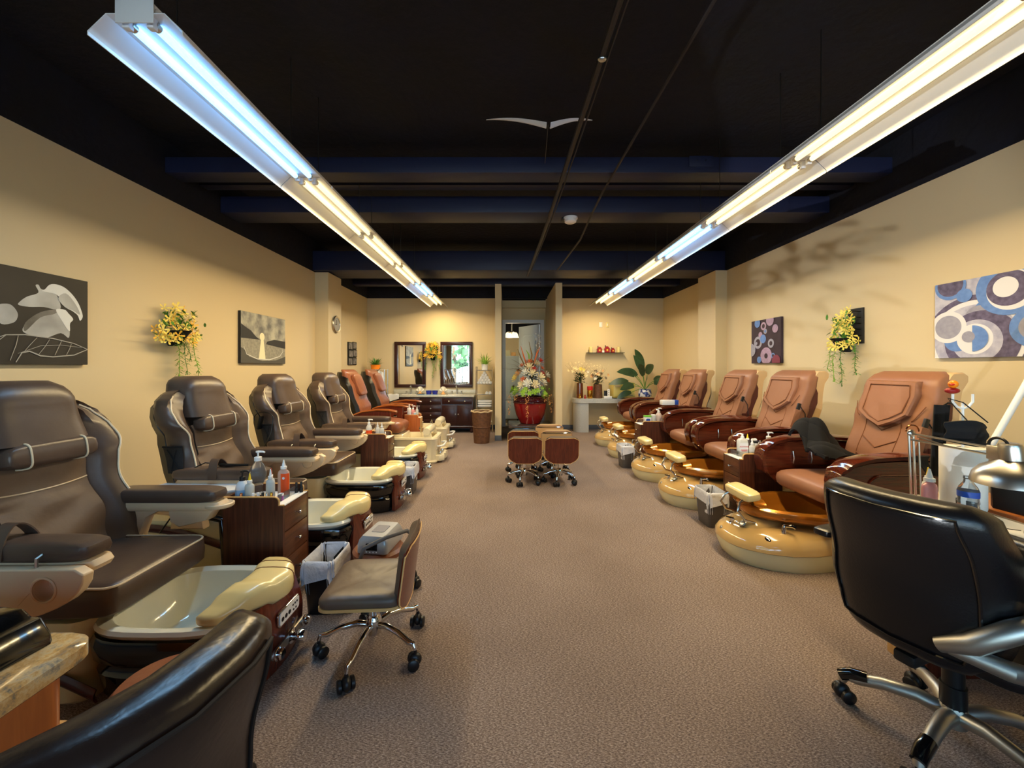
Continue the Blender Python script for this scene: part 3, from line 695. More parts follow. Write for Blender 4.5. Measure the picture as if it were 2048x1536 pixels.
# ---- tan chairs with gold basins on the right
def outline_right(k, dx=0):
    H = [(.98, 0), (.975, .07), (.95, .14), (.90, .20), (.80, .265), (.66, .305), (.50, .305), (.34, .275), (.2, .235), (0, .22), (-.3, .22), (-.52, .21), (-.55, .17), (-.55, 0)]
    return [((.3+(x-.3)*k) if x > .3 else x, y*(k if x > .1 else 1-(1-k)*.4)) for x, y in sym(H)]
def tan_chair(Yc, label, remote=True):
    t = thing('pedicure_chair', label, 'pedicure chair', (2.6, Yc, 0), PI, 'tan pedicure chairs along the right wall')
    def rise(x): return .0 if x > .1 else min(.10, (.1-x)*.4)
    MB().rings([[(x, y, z+(rise(x) if z > .05 else 0)) for x, y in outline_right(k)] for z, k in ((0, .93), (.012, .95), (.075, .99), (.12, 1.0))]).build('base_plinth', 'base_cream', t)
    MB().rings([[(x, y, z+rise(x)) for x, y in outline_right(k)] for z, k in ((.121, 1.0), (.125, 1.012), (.16, 1.005), (.20, .96), (.235, .87), (.255, .74), (.262, .55))]).build('base_body', 'tan_gloss', t)
    MB().rings([superring(.72, 0, rx, ry, z, .8, 20) for z, rx, ry in ((.24, .17, .15), (.275, .15, .13), (.295, .11, .09), (.30, .05, .04))]).build('jet_hump', 'tan_gloss', t)
    MB().box(-.5, .1, -.17, .17, .30, .46, .03).build('seat_pedestal', 'tan_soft', t)
    bs = MB().rings([superring(.44, 0, rx, ry, z, .75, 40, .42) for z, rx, ry in ((.262, .16, .13), (.285, .30, .21), (.315, .375, .265), (.335, .395, .285), (.355, .40, .29), (.375, .395, .285), (.388, .37, .265), (.385, .345, .24), (.365, .325, .222), (.31, .29, .19), (.27, .20, .14))]).build('basin', 'gold_basin', t)
    MB().tube([(.70, 0, .375), (.78, 0, .385), (.85, 0, .405), (.87, 0, .43)], [.09, .055, .045, .04], 12, flat=.55).build('basin_tongue', 'gold_basin', bs)
    MB().pillow(.765, .885, -.155, .155, .432, .505, .5, .4, 24, 10, M=rot(R(10), 'Y', (.82, 0, .46))).build('foot_pad', 'cream_yellow', t)
    for y in (-.085, .085):
        MB().tube([(.84, y, .45), (.90, y*1.15, .42), (.925, y*1.3, .36), (.88, y*1.4, .30), (.80, y*1.3, .275)], .009, 8).build('pad_bracket', 'chrome_soft', t)
    L = lambda x, y, z, a=0: T(x, y, z) @ Matrix.Rotation(R(a), 4, 'Y')
    MB().ball((0, 0, 0), (.042, .042, .016), 16, 8, M=T(.80, .225, .185) @ Matrix.Rotation(R(38), 4, 'Z') @ Matrix.Rotation(R(62), 4, 'Y')).build('control_knob', 'chrome', t)
    MB().ball((0, 0, 0), (.02, .02, .01), 14, 8, M=T(.885, .165, .185) @ Matrix.Rotation(R(28), 4, 'Z') @ Matrix.Rotation(R(62), 4, 'Y')).build('small_knob', 'chrome', t)
    MB().ball((0, 0, 0), (.034, .03, .01), 16, 8, M=T(.865, .07, .262) @ Matrix.Rotation(R(45), 4, 'Y')).build('speaker_disc', 'brushed', t)
    MB().ball((0, 0, 0), (.03, .018, .008), 14, 8, M=T(.962, -.04, .17) @ Matrix.Rotation(R(80), 4, 'Y')).build('emblem', 'gunmetal', t)
    MB().tube([(.665, .21, .225), (.665, .215, .29), (.66, .215, .30)], [.018, .014, .013], 10).tube([(.665, .215, .297), (.63, .245, .305), (.615, .26, .298)], [.011, .010, .011], 8).build('faucet', 'chrome', t)
    MB().lathe([(.03, 0), (.034, .01), (.02, .02), (.022, .045), (0, .05)], 14, (.875, -.03, .215)).tube([(.875, -.03, .255), (.92, -.05, .262)], [.012, .009], 8).build('tap_handle', 'chrome', t)
    # seat
    st = MB().pillow(-.28, .42, -.27, .27, .42, .60, .62, .2, 36, 14).build('seat', 'tan_leather', t)
    # back
    bx = [(.45, -.08), (.7, -.155), (1.0, -.245), (1.25, -.325), (1.38, -.375)]
    bw = [(.45, .25), (.7, .27), (1.1, .285), (1.28, .28), (1.34, .26), (1.375, .21)]
    rs = []
    for z in frange(.46, 1.30, 18)+[1.325, 1.345, 1.36, 1.372]:
        q = 1 if z < 1.28 else max(.28, (1-((z-1.28)/.095)**2)**.5)
        rs.append(superring(interp(bx, z)-.065-(1-q)*.02, 0, .075*q, interp(bw, z), z, .42, 30))
    bk = MB().rings(rs).build('backrest', 'tan_leather', t, smooth=60)
    F = lambda y, z, o=.012: (interp(bx, z)+.006+o, y, z)
    def flap(s_, o): return [(y*s_, 1.16+(z-1.16)*s_, o) for y, z in ((-.185, 1.30), (.185, 1.30), (.20, 1.2), (.19, 1.06), (.10, 1.0), (0, .955), (-.10, 1.0), (-.19, 1.06), (-.20, 1.2))]
    fl_ = MB().rings([[F(y, z, o) for y, z, o in flap(*k)] for k in ((.98, -.015), (1.0, .0), (1.0, .03), (.95, .042))]).build('head_flap', 'tan_leather', bk)
    MB().tube([F(y, z, .042) for y, z, o in flap(.80, 0)], .004, 5, loop=True).build('flap_seam', 'seam_tan', fl_)
    for z in (.93, .80, .67):
        MB().tube([F(y, z+.07*abs(y)/.13, .006) for y in frange(-.13, .13, 8)], .004, 5).build('chevron_seam', 'seam_tan', bk)
    for s in (-1, 1):
        MB().tube([F(s*.135, z, .003) for z in frange(.5, 1.0, 10)], .0035, 5).build('side_seam', 'seam_tan', bk)
        MB().tube([F(s*(.20+.06*q), 1.02+.11*q**1.5, .004) for q in frange(0, 1, 6)], .003, 5).build('shoulder_seam', 'seam_tan', bk)
    # side frames, inlays and grey rear shell
    prof = [(.46, -.16, -.30), (.6, -.2, -.34), (.8, -.26, -.43), (1.0, -.31, -.50), (1.15, -.36, -.505), (1.25, -.40, -.52), (1.31, -.42, -.56), (1.345, -.44, -.56), (1.365, -.46, -.53)]
    for s in (-1, 1):
        poly = [(a, z) for z, a, b in prof]+[(b, z) for z, a, b in prof[::-1]]
        MB().prism(poly, s*.20, s*.268, 'y', bev=.01).build('side_frame', 'tan_soft', t)
        il = [(-.335, 1.27), (-.275, 1.05), (-.24, .9), (-.215, .78), (-.215, .70), (-.25, .655), (-.29, .66), (-.325, .74), (-.36, .9), (-.42, 1.05), (-.425, 1.15), (-.40, 1.22), (-.40, 1.28)]
        MB().prism([(x-.02, z) for x, z in il], s*.266, s*.274, 'y').build('side_inlay', 'maroon', t)
    rs = [[(x, y, z) for x, y in sym([(xb-.05*math.sin(PI*(z-.4)/.95)-.03, 0), (xb-.05*math.sin(PI*(z-.4)/.95)-.02, .16), (xb-.01, .235), (xb+.03, .245), (xb+.03, 0)])] for z, xb in [(z, interp([(p[0], p[2]) for p in prof], z)) for z in frange(.42, 1.27, 12)]]
    MB().rings(rs).build('rear_shell', 'grey_plastic', t)
    if remote:
        pc = MB().prism([(-.20, .80), (-.15, .82), (-.21, 1.0), (-.265, .98)], .272, .30, 'y', bev=.004).build('remote_pouch', 'tan_leather', t)
        MB().box(-.016, .016, .276, .296, -.08, .07, .006, M=T(-.235, 0, .985) @ Matrix.Rotation(R(-18), 4, 'Y')).build('remote_control', 'black_plastic', t)
        MB().tube([(-.25, .29, 1.04), (-.30, .30, .95), (-.31, .30, .75), (-.30, .29, .5)], .004, 6).build('remote_cord', 'black_plastic', t)
    # arms
    pr = [(-.42, .40), (.22, .40), (.34, .44), (.41, .52), (.435, .62), (.42, .70), (.36, .75), (.24, .782), (.05, .795), (-.15, .79), (-.42, .765)]
    for s in (-1, 1):
        am = MB().prism(pr, s*.335, s*.405, 'y', bev=.008).build('arm_panel', 'arm_cherry', t)
        top = pr[3:]
        def rail(u, v):
            q = u*(len(top)-1); i = min(int(q), len(top)-2); f = q-i
            x, z = lerp(top[i][0], top[i+1][0], f), lerp(top[i][1], top[i+1][1], f)
            return (x+.008*(1 if x > .4 else 0), s*.37+(v-.5)*.115, z+.008+.012*(1-(2*v-1)**2))
        MB().sheet(rail, 24, 6, .026 if s > 0 else .026).build('arm_rail', 'arm_cherry', am)
        MB().tube([(x, s*.408, z) for x, z in rrect(-.28, .26, .47, .70, .09)], .008, 6, loop=True).build('oval_moulding', 'arm_cherry', am)
        for x in (.05, .2): MB().tube([(x, s*.33, .60), (x, s*.32, .64), (x, s*.33, .70)], .006, 6).build('arm_peg', 'chrome_soft', am)
    return t
TN = 'tan pedicure chair with gold foot basin, '
tan_chair(2.93, TN+'nearest on the right, black jacket on it')
tan_chair(4.08, TN+'second on the right, behind the nearer drawer trolley')
tan_chair(4.98, TN+'third on the right, below the small circles picture')
tan_chair(6.17, TN+'fourth on the right, just past the farther trolley')
tan_chair(7.08, TN+'farthest on the right, beside the big leafy plant', False)

# ---- two reddish chairs with cream tubs at the far left
def red_chair(Yc, label):
    t = thing('pedicure_chair', label, 'pedicure chair', (-2.0, Yc, 0), 0, 'reddish pedicure chairs at the far left')
    MB().box(-.5, .5, -.22, .22, 0, .42, .03).build('base', 'cream_tub', t)
    tub = MB().rings([[(x, y, z) for x, y in rrect(x0, x1, -w, w, r_)] for z, x0, x1, w, r_ in ((0, .36, .98, .26, .08), (.03, .35, 1.0, .275, .09), (.05, .37, .97, .26, .08), (.33, .33, .985, .27, .09), (.355, .31, 1.0, .285, .1), (.38, .32, .99, .28, .1), (.382, .36, .93, .245, .09), (.30, .38, .90, .225, .09), (.14, .42, .85, .19, .08))]).build('tub', 'cream_tub', t)
    MB().tube([(.84, y, .46) for y in frange(-.235, .235, 6)], [.052, .066, .07, .07, .07, .066, .052], 16).build('foot_roll', 'cream_tub', t)
    for s in (-1, 1): MB().prism([(.78, .37), (.92, .37), (.90, .44), (.80, .44)], s*.2-.02, s*.2+.02, 'y', bev=.004).build('roll_bracket', 'cream_tub', t)
    MB().prism([(.955, -.2), (1.02, -.22), (1.09, -.16), (1.07, -.08), (1.10, 0), (1.07, .08), (1.09, .16), (1.02, .22), (.955, .2)], .03, .115, 'z', bev=.01).build('front_step', 'cream_tub', t)
    MB().tube([(.985, -.17, .24), (1.04, -.18, .245), (1.075, -.14, .25), (1.075, .14, .25), (1.04, .18, .245), (.985, .17, .24)], .014, 8).build('grab_bar', 'white_enamel', t)
    MB().box(.98, .996, -.03, .03, .12, .33, .006).build('front_rib', 'cream_plastic', t)
    for y in (-.09, .09): MB().lathe([(.022, 0), (.026, .012), (.02, .03), (0, .034)], 12, (1.02, y, .116)).build('valve_knob', 'chrome', t)
    MB().tube([(.66, .2, .38), (.66, .19, .45), (.66, .14, .47), (.66, .12, .44)], .008, 8).build('spout', 'chrome', t)
    st = MB().pillow(-.2, .48, -.25, .25, .44, .63, .5, .25, 32, 12, M=rot(R(6), 'Y', (.2, 0, .5))).build('seat', 'red_leather', t)
    bx = [(.5, -.05), (.75, -.12), (1.05, -.22), (1.3, -.32), (1.40, -.37)]
    rs = []
    for z in frange(.5, 1.28, 16)+[1.31, 1.335, 1.355, 1.37]:
        q = 1 if z < 1.27 else max(.3, (1-((z-1.27)/.105)**2)**.5)
        rs.append(superring(interp(bx, z)-.04, 0, .055*q+.01*math.sin(40*z)*(z < 1.1), .235*(.9+.1*q), z, .45, 28))
    bk = MB().rings(rs).build('backrest', 'red_leather', t, smooth=60)
    MB().pillow(-.03, .03, -.155, .155, -.17, .17, .4, .25, 24, 10, M=T(-.225, 0, 1.14) @ Matrix.Rotation(R(-21), 4, 'Y')).build('head_pad', 'red_leather', bk)
    rs = []
    for z in frange(.35, 1.33, 14):
        q = (z-.35)/.98; xb = interp(bx, max(.5, z)); w = .285*(1-max(0, (q-.8)/.2)**2*.35)
        rs.append([(x, y, z) for x, y in sym([(xb-.20-.10*math.sin(PI*q), 0), (xb-.18-.09*math.sin(PI*q), .6*w), (xb-.12, .95*w), (xb-.05, w), (xb+.0, .9*w), (xb-.03, .6*w), (xb-.03, 0)])])
    MB().rings(rs).build('rear_shell', 'black_leather', t)
    for s in (-1, 1):
        yc = s*.335
        MB().tube([(-.22, yc, .70), (-.05, yc, .765), (.15, yc, .79), (.33, yc, .785), (.44, yc, .765)], [.03, .036, .036, .04, .034], 12, flat=.55).build('arm_rail', 'arm_orange', t)
        MB().prism([(-.28, .42), (.26, .42), (.34, .5), (.35, .765), (.1, .775), (-.1, .745), (-.24, .69)], yc-.025, yc+.025, 'y', bev=.006).build('arm_panel', 'cherry', t)
        MB().tube([(.38, yc-s*.045, .70), (.42, yc-s*.045, .70)], .014, 8).build('arm_knob', 'chrome', t)
    return t
red_chair(5.92, 'reddish brown leather pedicure chair with cream tub, nearer of the two at far left')
c6 = red_chair(6.88, 'reddish brown leather pedicure chair with cream tub, in front of the sink vanity')
# ---------------------------------------------------------------- stools
def caster(t, x, y, a, r=.027):
    M = T(x, y, 0) @ Matrix.Rotation(a, 4, 'Z')
    c = MB().ball((0, 0, .036), (.031, .021, .031), 14, 10, M).tube([(0, 0, .06), (0, 0, .085)], .009, 8, M=M).build('caster', 'black_plastic', t)
    for s in (-1, 1):
        MB().lathe([(.0, 0), (r*.8, .001), (r, .005), (r, .017), (r*.8, .021), (0, .022)], 16, M=M @ T(-.008, s*.016-.011*(1-s)*0, r) @ Matrix.Rotation(-s*PI/2, 4, 'X')).build('wheel', 'black_shell', c)
def star(t, rad, a0, zhub=.13, mat_='chrome', r=.014, n=5):
    MB().lathe([(.03, zhub-.045), (.036, zhub-.04), (.04, zhub), (.036, zhub+.03), (.024, zhub+.05), (.02, zhub+.055)], 18).build('hub', mat_, t)
    for k in range(n):
        a = a0+2*PI*k/n; c, s_ = math.cos(a), math.sin(a)
        MB().tube([(c*q*rad, s_*q*rad, z) for q, z in ((.1, zhub), (.3, zhub+.012), (.6, zhub), (.85, zhub-.025), (.97, .105), (1.0, .08))], [r*1.15, r*1.1, r, r*.95, r*.85, r*.7], 10).build('leg', mat_, t)
        caster(t, c*rad, s_*rad, a+.7)
def shell_path(q):      # side profile of the bent plywood back: q 0 seat .. 1 top
    return interp([(0, -.08), (.25, -.155), (.45, -.185), (1, -.225)], q), interp([(0, .285), (.25, .30), (.45, .36), (1, .575)], q)
def stool(loc, rz, label, group, leather='taupe_leather', shell='cherry', edge='ply_edge', a0=.3, chrome_trim=False, srad=.2):
    t = thing('pedicure_stool', label, 'stool', loc, rz, group)
    star(t, srad, a0)
    MB().tube([(0, 0, .18), (0, 0, .29)], .024, 14).build('gas_column', 'chrome', t)
    MB().box(-.09, .09, -.07, .07, .272, .29, .006).build('seat_plate', 'black_plastic', t)
    so = [(x, y) for x, y in rrect(-.17, .21, -.195, .195, .06)]
    MB().rings([[(x, y, z+.015*(abs(y)/.2)**2) for x, y in so] for z in (.292, .306)]).build('seat_shell', edge, t)
    MB().rings([[(x*k, y*k, z+.012*(abs(y)/.2)**2) for x, y in so] for z, k in ((.308, .97), (.322, .995), (.34, .985), (.353, .93), (.359, .8), (.356, .5), (.352, .2))]).build('seat', leather, t, smooth=60)
    def back(w, off):
        def f(u, v):
            x, z = -.185-.04*u, .268+.307*u; y = (v-.5)*2*w*(1-.75*max(0, (.3-u)/.3)**2)**.5*(1-.5*max(0, (u-.86)/.14)**3)**.5
            return (x-off+.03*(y/.2)**2, y, z)
        return f
    bsh = MB().sheet(back(.2, .0), 16, 12, .012).build('back_shell', shell, t)
    f = back(.2, -.001); lp = [f(u, 0) for u in frange(0, 1, 10)]+[f(1, v) for v in frange(.1, 1, 8)]+[f(u, 1) for u in frange(.9, 0, 9)]+[f(0, v) for v in frange(.9, .1, 7)]
    MB().tube(lp, .0035, 6, loop=True).build('edge_band', edge, bsh)
    if chrome_trim: MB().tube([f(.93, v) for v in frange(.03, .97, 10)], .007, 6).build('chrome_trim', 'chrome', bsh)
    def cush(u, v):
        p = Vector(f(.05+.95*u, .03+.94*v)); th = .05*(1-(2*v-1)**8)*(1-max(0, (u-.8)/.2)**4*.7)*min(1, u*6+.2)
        return (p.x+.006+th, p.y, p.z+(.022 if u > .97 else .018*u))
    cu = MB()
    nu, nv = 14, 12
    g = [[Vector(cush(i/nu, j/nv)) for j in range(nv+1)] for i in range(nu+1)]
    g2 = [[Vector(f(.05+.95*i/nu, .03+.94*j/nv))+Vector((.007, 0, .008*i/nu)) for j in range(nv+1)] for i in range(nu+1)]
    cu.rings([[g[i][j] for j in range(nv+1)]+[g2[i][j] for j in range(nv, -1, -1)] for i in range(nu+1)]).build('back_cushion', leather, t, smooth=60)
    MB().tube([(x_, 0, z_) for x_, z_ in ((-.08, .283), (-.14, .284), (-.178, .295), (-.184, .34))], .02, 8, flat=.4).build('back_bracket', 'black_plastic', t)
    return t
stool((-.655, 1.935, 0), PI+.06, 'brown pedicure stool with wooden back beside the near pedicure tub', 'pedicure stools', 'brown_leather_worn', a0=.12, srad=.255)
GR = 'stools pushed together in the middle of the room'
stool((.225, 4.76, 0), PI/2, 'wooden backed stool in the group, front left, nearest the camera', GR, a0=R(-54))
stool((.657, 4.76, 0), PI/2, 'wooden backed stool in the group, front right, nearest the camera', GR, a0=R(-54))
stool((.225, 5.25, 0), PI/2, 'wooden backed stool standing behind the front left stool', GR, a0=R(-54))
stool((.657, 5.25, 0), PI/2, 'tan backed stool with chrome trim just behind the front right stool', GR, 'tan_soft', 'tan_soft', 'tan_leather', a0=R(-54), chrome_trim=True)
stool((.62, 5.75, 0), PI/2, 'tan backed stool with chrome trim, rearmost of the group', GR, 'tan_soft', 'tan_soft', 'tan_leather', a0=R(-54), chrome_trim=True)
def round_stool(loc, rz, label, h=.33, m='red_leather', arm=False, rad=.15):
    t = thing('round_stool', label, 'stool', loc, rz)
    star(t, .225, .35, .12, 'black_plastic', .013)
    MB().tube([(0, 0, .16), (0, 0, h-.05)], .02, 12).build('column', 'black_plastic', t)
    MB().lathe([(.05, h-.066), (rad-.02, h-.062), (rad, h-.045), (rad+.003, h-.02), (rad-.012, h-.004), (rad-.05, h), (0, h)], 32).build('seat', m, t)
    if arm: MB().tube([(.12, -.03, h-.045), (.20, -.03, h-.02), (.235, -.05, h+.08), (.20, -.10, h+.13), (.10, -.17, h+.12), (-.02, -.20, h+.07), (-.05, -.205, h-.03)], .012, 10).build('back_bar', 'grey_plastic', t)
    return t
round_stool((-.79, 2.42, 0), 0, 'low round brown stool holding the silver nail lamp', .30, 'red_leather', True)
round_stool((-1.08, 1.23, 0), 0, 'round brown stool seat between the granite table and the first tub', .42, 'red_leather', rad=.13)
# silver nail lamp on the round stool
def cab_profile(w, d, h): pass
nl_ = thing('nail_lamp', 'silver nail drying lamp with black screen on the low round stool', 'nail lamp', (-.775, 2.42, .3015), R(-97))
MB().rings([[(x*k, y*k, z) for x, y in rrect(-.13, .13, -.095, .095, .02)] for z, k in ((.0, .98), (.006, 1.0), (.05, .99), (.075, .92))]+[[(x*.86, y*.72, .098) for x, y in rrect(-.13, .13, -.095, .095, .02)]]).build('housing', 'silver_paint', nl_)
MB().prism(rrect(-.035, .035, .022, .062, .004), .128, .131, 'x').build('display', 'silver_screen', nl_)
MB().prism(rrect(-.05, .05, -.04, .04, .01), .0985, .1005, 'z').build('top_panel', 'ink_grey', nl_)
MB().prism(rrect(.083, .118, -.045, .045, .01), 0, .003, 'z', M=T(-.005, 0, .087) @ rot(R(18), 'Y', (.1, 0, 0))).build('window', 'silver_screen', nl_)
for k in range(4): MB().ball((.131, -.03+.02*k, .012), (.002, .005, .004), 8, 6).build('button', 'white_plastic', nl_)

# ---------------------------------------------------------------- office armchairs in black leather
def office_chair(loc, rz, label, leather='black_leather', arms=True, a0=.2, zoff=0, metal='gunmetal', broad=1.0, boff=(0, 0), rad=.31, sf=.27):
    t = thing('office_chair', label, 'office chair', loc, rz)
    star(t, rad, a0, .135, metal, .023)
    for k in range(5):
        a = a0+2*PI*k/5; c, s_ = math.cos(a), math.sin(a)
        MB().tube([(c*q, s_*q, z) for q, z in ((rad-.08, .130), (rad-.03, .122), (rad+.005, .10))], [.0235, .024, .022], 10).build('leg_cap', 'black_gloss', t)
    MB().tube([(0, 0, .15), (0, 0, .24), (0, 0, .241), (0, 0, .40)], [.036, .036, .03, .03], 16).build('gas_column', 'black_plastic', t)
    MB().box(-.13+boff[0], .12+boff[0], -.09, .09, .385, .42, .01).build('tilt_box', 'black_plastic', t)
    MB().pillow(-.22, sf, -.25, .25, .42, .52, .5, .3, 32, 12).build('seat', leather, t, smooth=60)
    bw = [(.47, .165), (.54, .212), (.66, .243), (.84, .24), (.97, .218), (1.0, .19)]
    bx = [(.47, -.25), (.7, -.27), (1.0, -.345)]
    rs = []
    def ring(z, q, ex=0):
        w = interp(bw, z)*broad*lerp(.82, 1, q); x0 = interp(bx, z)
        out = []
        for x, y, zz in superring(0, 0, .075*q, w, z, .42, 32):
            out.append((x0-.04+x+.10*(y/.25)**2, y, zz))
        return out
    lev = [(.465, .4), (.472, .7), (.49, .9)]+[(z, 1) for z in frange(.52, .94, 12)]+[(.965, .95), (.985, .8), (.998, .55), (1.002, .3)]
    bk = MB().rings([ring(z, q) for z, q in lev]).build('backrest', leather, t, smooth=60)
    lp = []
    for z in frange(.515, .965, 16): lp.append(ring(z, 1.0)[13])
    lq = [ring(z, 1.0)[19] for z in frange(.515, .965, 16)]
    top = [ring(.965, 1.0)[j] for j in range(14, 19)]; bot = [ring(.515, 1.0)[j] for j in range(18, 13, -1)]
    lp2 = [(x-.004, y, z) for x, y, z in lp+top+lq[::-1]+bot]
    MB().tube(lp2, .0045, 6, loop=True).build('back_seam', 'black_gloss' if leather == 'black_leather' else 'seam', bk)
    MB().box(-.30, -.14, -.03, .03, .40, .44, .01).build('back_bracket', 'black_plastic', t)
    for ch in t.children:
        n = ch.name.split('.')[0]
        if n in ('hub', 'leg', 'caster', 'leg_cap', 'gas_column'): ch.location = (boff[0], boff[1], 0)
        elif zoff: ch.location = (0, 0, zoff)
    if arms:
        for s in (-1, 1):
            if s > 0: MB().tube([(-.10, .23, .45), (-.11, .275, .52), (-.14, .29, .69)], [.02, .026, .022], 12).build('armrest_frame', metal, t)
            else: MB().tube([(-.35, s*.11, .54), (-.345, s*.18, .585), (-.30, s*.245, .655), (-.20, s*.29, .69), (-.06, s*.30, .675)], [.022, .03, .03, .028, .022], 14).tube([(-.345, s*.13, .545), (-.30, s*.235, .535), (-.18, s*.285, .50), (.0, s*.27, .455), (.10, s*.2, .425)], [.022, .028, .026, .022, .018], 14).build('armrest_frame', metal, t)
            MB().pillow(-.24, -.09, s*.30-.035, s*.30+.035, .69, .725, .5, .4, 20, 8).build('arm_pad', 'black_leather', t)
    return t
office_chair((1.64, 1.43, 0), R(19), 'black leather office chair with silver base, right foreground', a0=R(44), zoff=-.015)
office_chair((-.915, .765, 0), R(160), 'dark brown leather armchair back cut off at the bottom left', 'worn_leather', False, a0=R(20), zoff=-.11, boff=(-.20, -.0), rad=.17, sf=-.07)

# ---------------------------------------------------------------- drawer trolleys
def trolley(x0, x1, y0, y1, face, label, w='cab_wood', wf='cab_face', h=.60):
    """face: +1 drawers look to +X, -1 to -X; local x runs to the face"""
    L_, D = x1-x0, y1-y0; cx, cy = (x0+x1)/2, (y0+y1)/2
    t = thing('drawer_trolley', label, 'trolley', (cx, cy, 0), 0 if face > 0 else PI, 'drawer trolleys between the pedicure chairs')
    a, b = -L_/2, L_/2; d = D/2
    for q in (-1, 1): caster(t, a+.05, q*(d-.05), 0, .02); caster(t, b-.06, q*(d-.05), 0, .02)
    MB().box(a, b-.018, -d+.014, d-.014, .09, h-.004).build('body', w, t)
    side = [(a, .09), (b, .09), (b, h)]+[(b-.03, h)]+[(b-.03, h+.02)]+arc(b-.055, h+.022, .025, 0, 90, 5)+[(a, h+.047)]
    for q in (-1, 1):
        sp = MB().prism(side, q*(d-.014), q*d, 'y').build('side_panel', w, t)
        MB().tube([(x, q*(d-.007), z) for x, z in side[2:]], .0072, 5).build('edge_band', 'desk_light' if w != 'orange_wood' else 'ply_edge', sp)
    MB().box(a, a+.014, -d+.014, d-.014, h-.01, h+.047).build('back_rail', w, t)
    MB().box(a+.014, b, -d+.014, d-.014, h-.004, h, 0).build('tray', 'white_plastic', t)
    for z0, z1, nm in ((h-.155, h-.008, 'drawer'), (.285, h-.16, 'drawer'), (.10, .28, 'drawer')):
        dr = MB().box(b-.018, b, -d+.016, d-.016, z0, z1, .002).build(nm, wf, t)
        MB().lathe([(.004, 0), (.004, .012), (.011, .016), (.012, .024), (.006, .03), (0, .03)], 12, M=T(b, 0, (z0+z1)/2) @ Matrix.Rotation(PI/2, 4, 'Y')).build('knob', 'chrome', dr)
    MB().box(b-.06, b-.057, -d+.016, d-.016, h+.001, h+.045).build('acrylic_rail', 'bottle_clear', t)
    return t
trolley(-1.635, -1.285, 2.25, 2.535, 1, 'dark wood drawer trolley with orange labelled bottle, left foreground')
trolley(-1.635, -1.325, 4.385, 4.625, 1, 'dark wood drawer trolley between the third and fourth brown chairs')
trolley(-1.64, -1.39, 6.30, 6.50, 1, 'orange wood drawer trolley between the two reddish chairs', 'orange_wood', 'ply_edge', .585)
trolley(2.03, 2.40, 3.385, 3.64, -1, 'dark wood drawer trolley with white bottles, nearer one on the right')
trolley(1.88, 2.28, 5.43, 5.70, -1, 'dark wood drawer trolley with green lidded box, farther right')

# ---------------------------------------------------------------- waste bins
def bin_(x, y, label, rz=0, m='bin_grey'):
    t = thing('waste_bin', label, 'waste bin', (x, y, 0), rz, 'small grey waste bins with white liners')
    def ring(k, z, g=0): return [(px*k+g*0, py*k, z) for px, py in rrect(-.085, .085, -.125, .125, .03)]
    MB().rings([ring(.82, 0), ring(.83, .004), ring(1, .29), ring(1.04, .292), ring(1.04, .30), ring(.98, .30), ring(.80, .02)]).build('bin_body', m, t)
    n = 48; rs = []
    base_ = [Vector((px, py)) for px, py in rrect(-.085, .085, -.125, .125, .03, 11)]
    for q, (k, z) in enumerate([(1.10, .20), (1.09, .24), (1.085, .28), (1.07, .305), (1.0, .312), (.95, .29), (.93, .22), (.88, .12)]):
        rs.append([(p.x*k+(.006*math.sin(i*1.7+q) if q not in (3, 4) else 0), p.y*k+(.006*math.cos(i*2.3+q) if q not in (3, 4) else 0), z+(.02*math.sin(i*.9)+.012*math.sin(i*2.1) if q < 2 else .003*math.sin(i*1.3))) for i, p in enumerate(base_)])
    MB().rings(rs, False, False).build('liner_bag', 'bag_white', t, smooth=70)
bin_(-1.06, 2.31, 'grey waste bin with white liner beside the nearest left tub', 0, 'black_shell')
bin_(-1.10, 4.40, 'grey waste bin with white liner before the farther left trolley')
bin_(1.84, 3.50, 'grey waste bin with white liner before the nearer right trolley')
bin_(1.69, 5.52, 'grey waste bin with white liner before the farther right trolley')

# ---------------------------------------------------------------- nail tables
nt = thing('nail_table', 'granite topped wooden nail table at the right edge behind the black chair', 'table', (1.9, 1.05, 0))
def slab(x0, x1, y0, y1, z0, z1, r=.05): return MB().rings([[(x, y, z) for x, y in rrect(x0+i, x1-i, y0+i, y1-i, r)] for z, i in ((z0, .006), (z0+.006, 0), (z1-.008, 0), (z1, .008))])
slab(-.19, .24, -.75, .92, .72, .76).build('table_top', 'granite_light', nt)
MB().box(.24, .52, -.75, .92, .72, .775, .004).build('back_shelf', 'desk_wood', nt)
MB().box(-.15, .5, -.72, .89, .62, .72, .004).build('apron', 'cherry', nt)
MB().box(-.01, .49, .70, .80, .0, .62, .004).build('pedestal', 'cherry', nt)
MB().box(-.015, .1, .80, .88, .0, .62, .003).build('corner_post', 'desk_light', nt)
MB().box(-.06, .49, -.70, -.36, .0, .62, .004).build('pedestal', 'cherry', nt)
MB().tube([(-.145, y, .785) for y in (-.55, -.53, .0, .47, .50)], [.02, .04, .042, .04, .02], 16, flat=.8).build('arm_bolster', 'black_leather', nt)
nt2 = thing('nail_table', 'granite topped wooden nail table corner at the left edge', 'table', (-1.4, .45, 0))
slab(-.55, .42, -.5, .50, .715, .76, .06).build('table_top', 'granite', nt2)
MB().rings([[(x, y, z) for x, y in rrect(-.5, .385, -.46, .465, .05)] for z in (0, .715)]).build('cabinet_body', 'desk_wood', nt2)
MB().rings([[(x, y, z) for x, y in rrect(-.5-i, .385+i, -.46-i, .465+i, .05)] for z, i in ((.535, 0), (.54, .012), (.56, .014), (.57, 0))], False, False).build('trim_band', 'desk_light', nt2)
MB().box(.34, .40, .36, .47, .0, .54, .01).build('corner_post', 'desk_light', nt2)

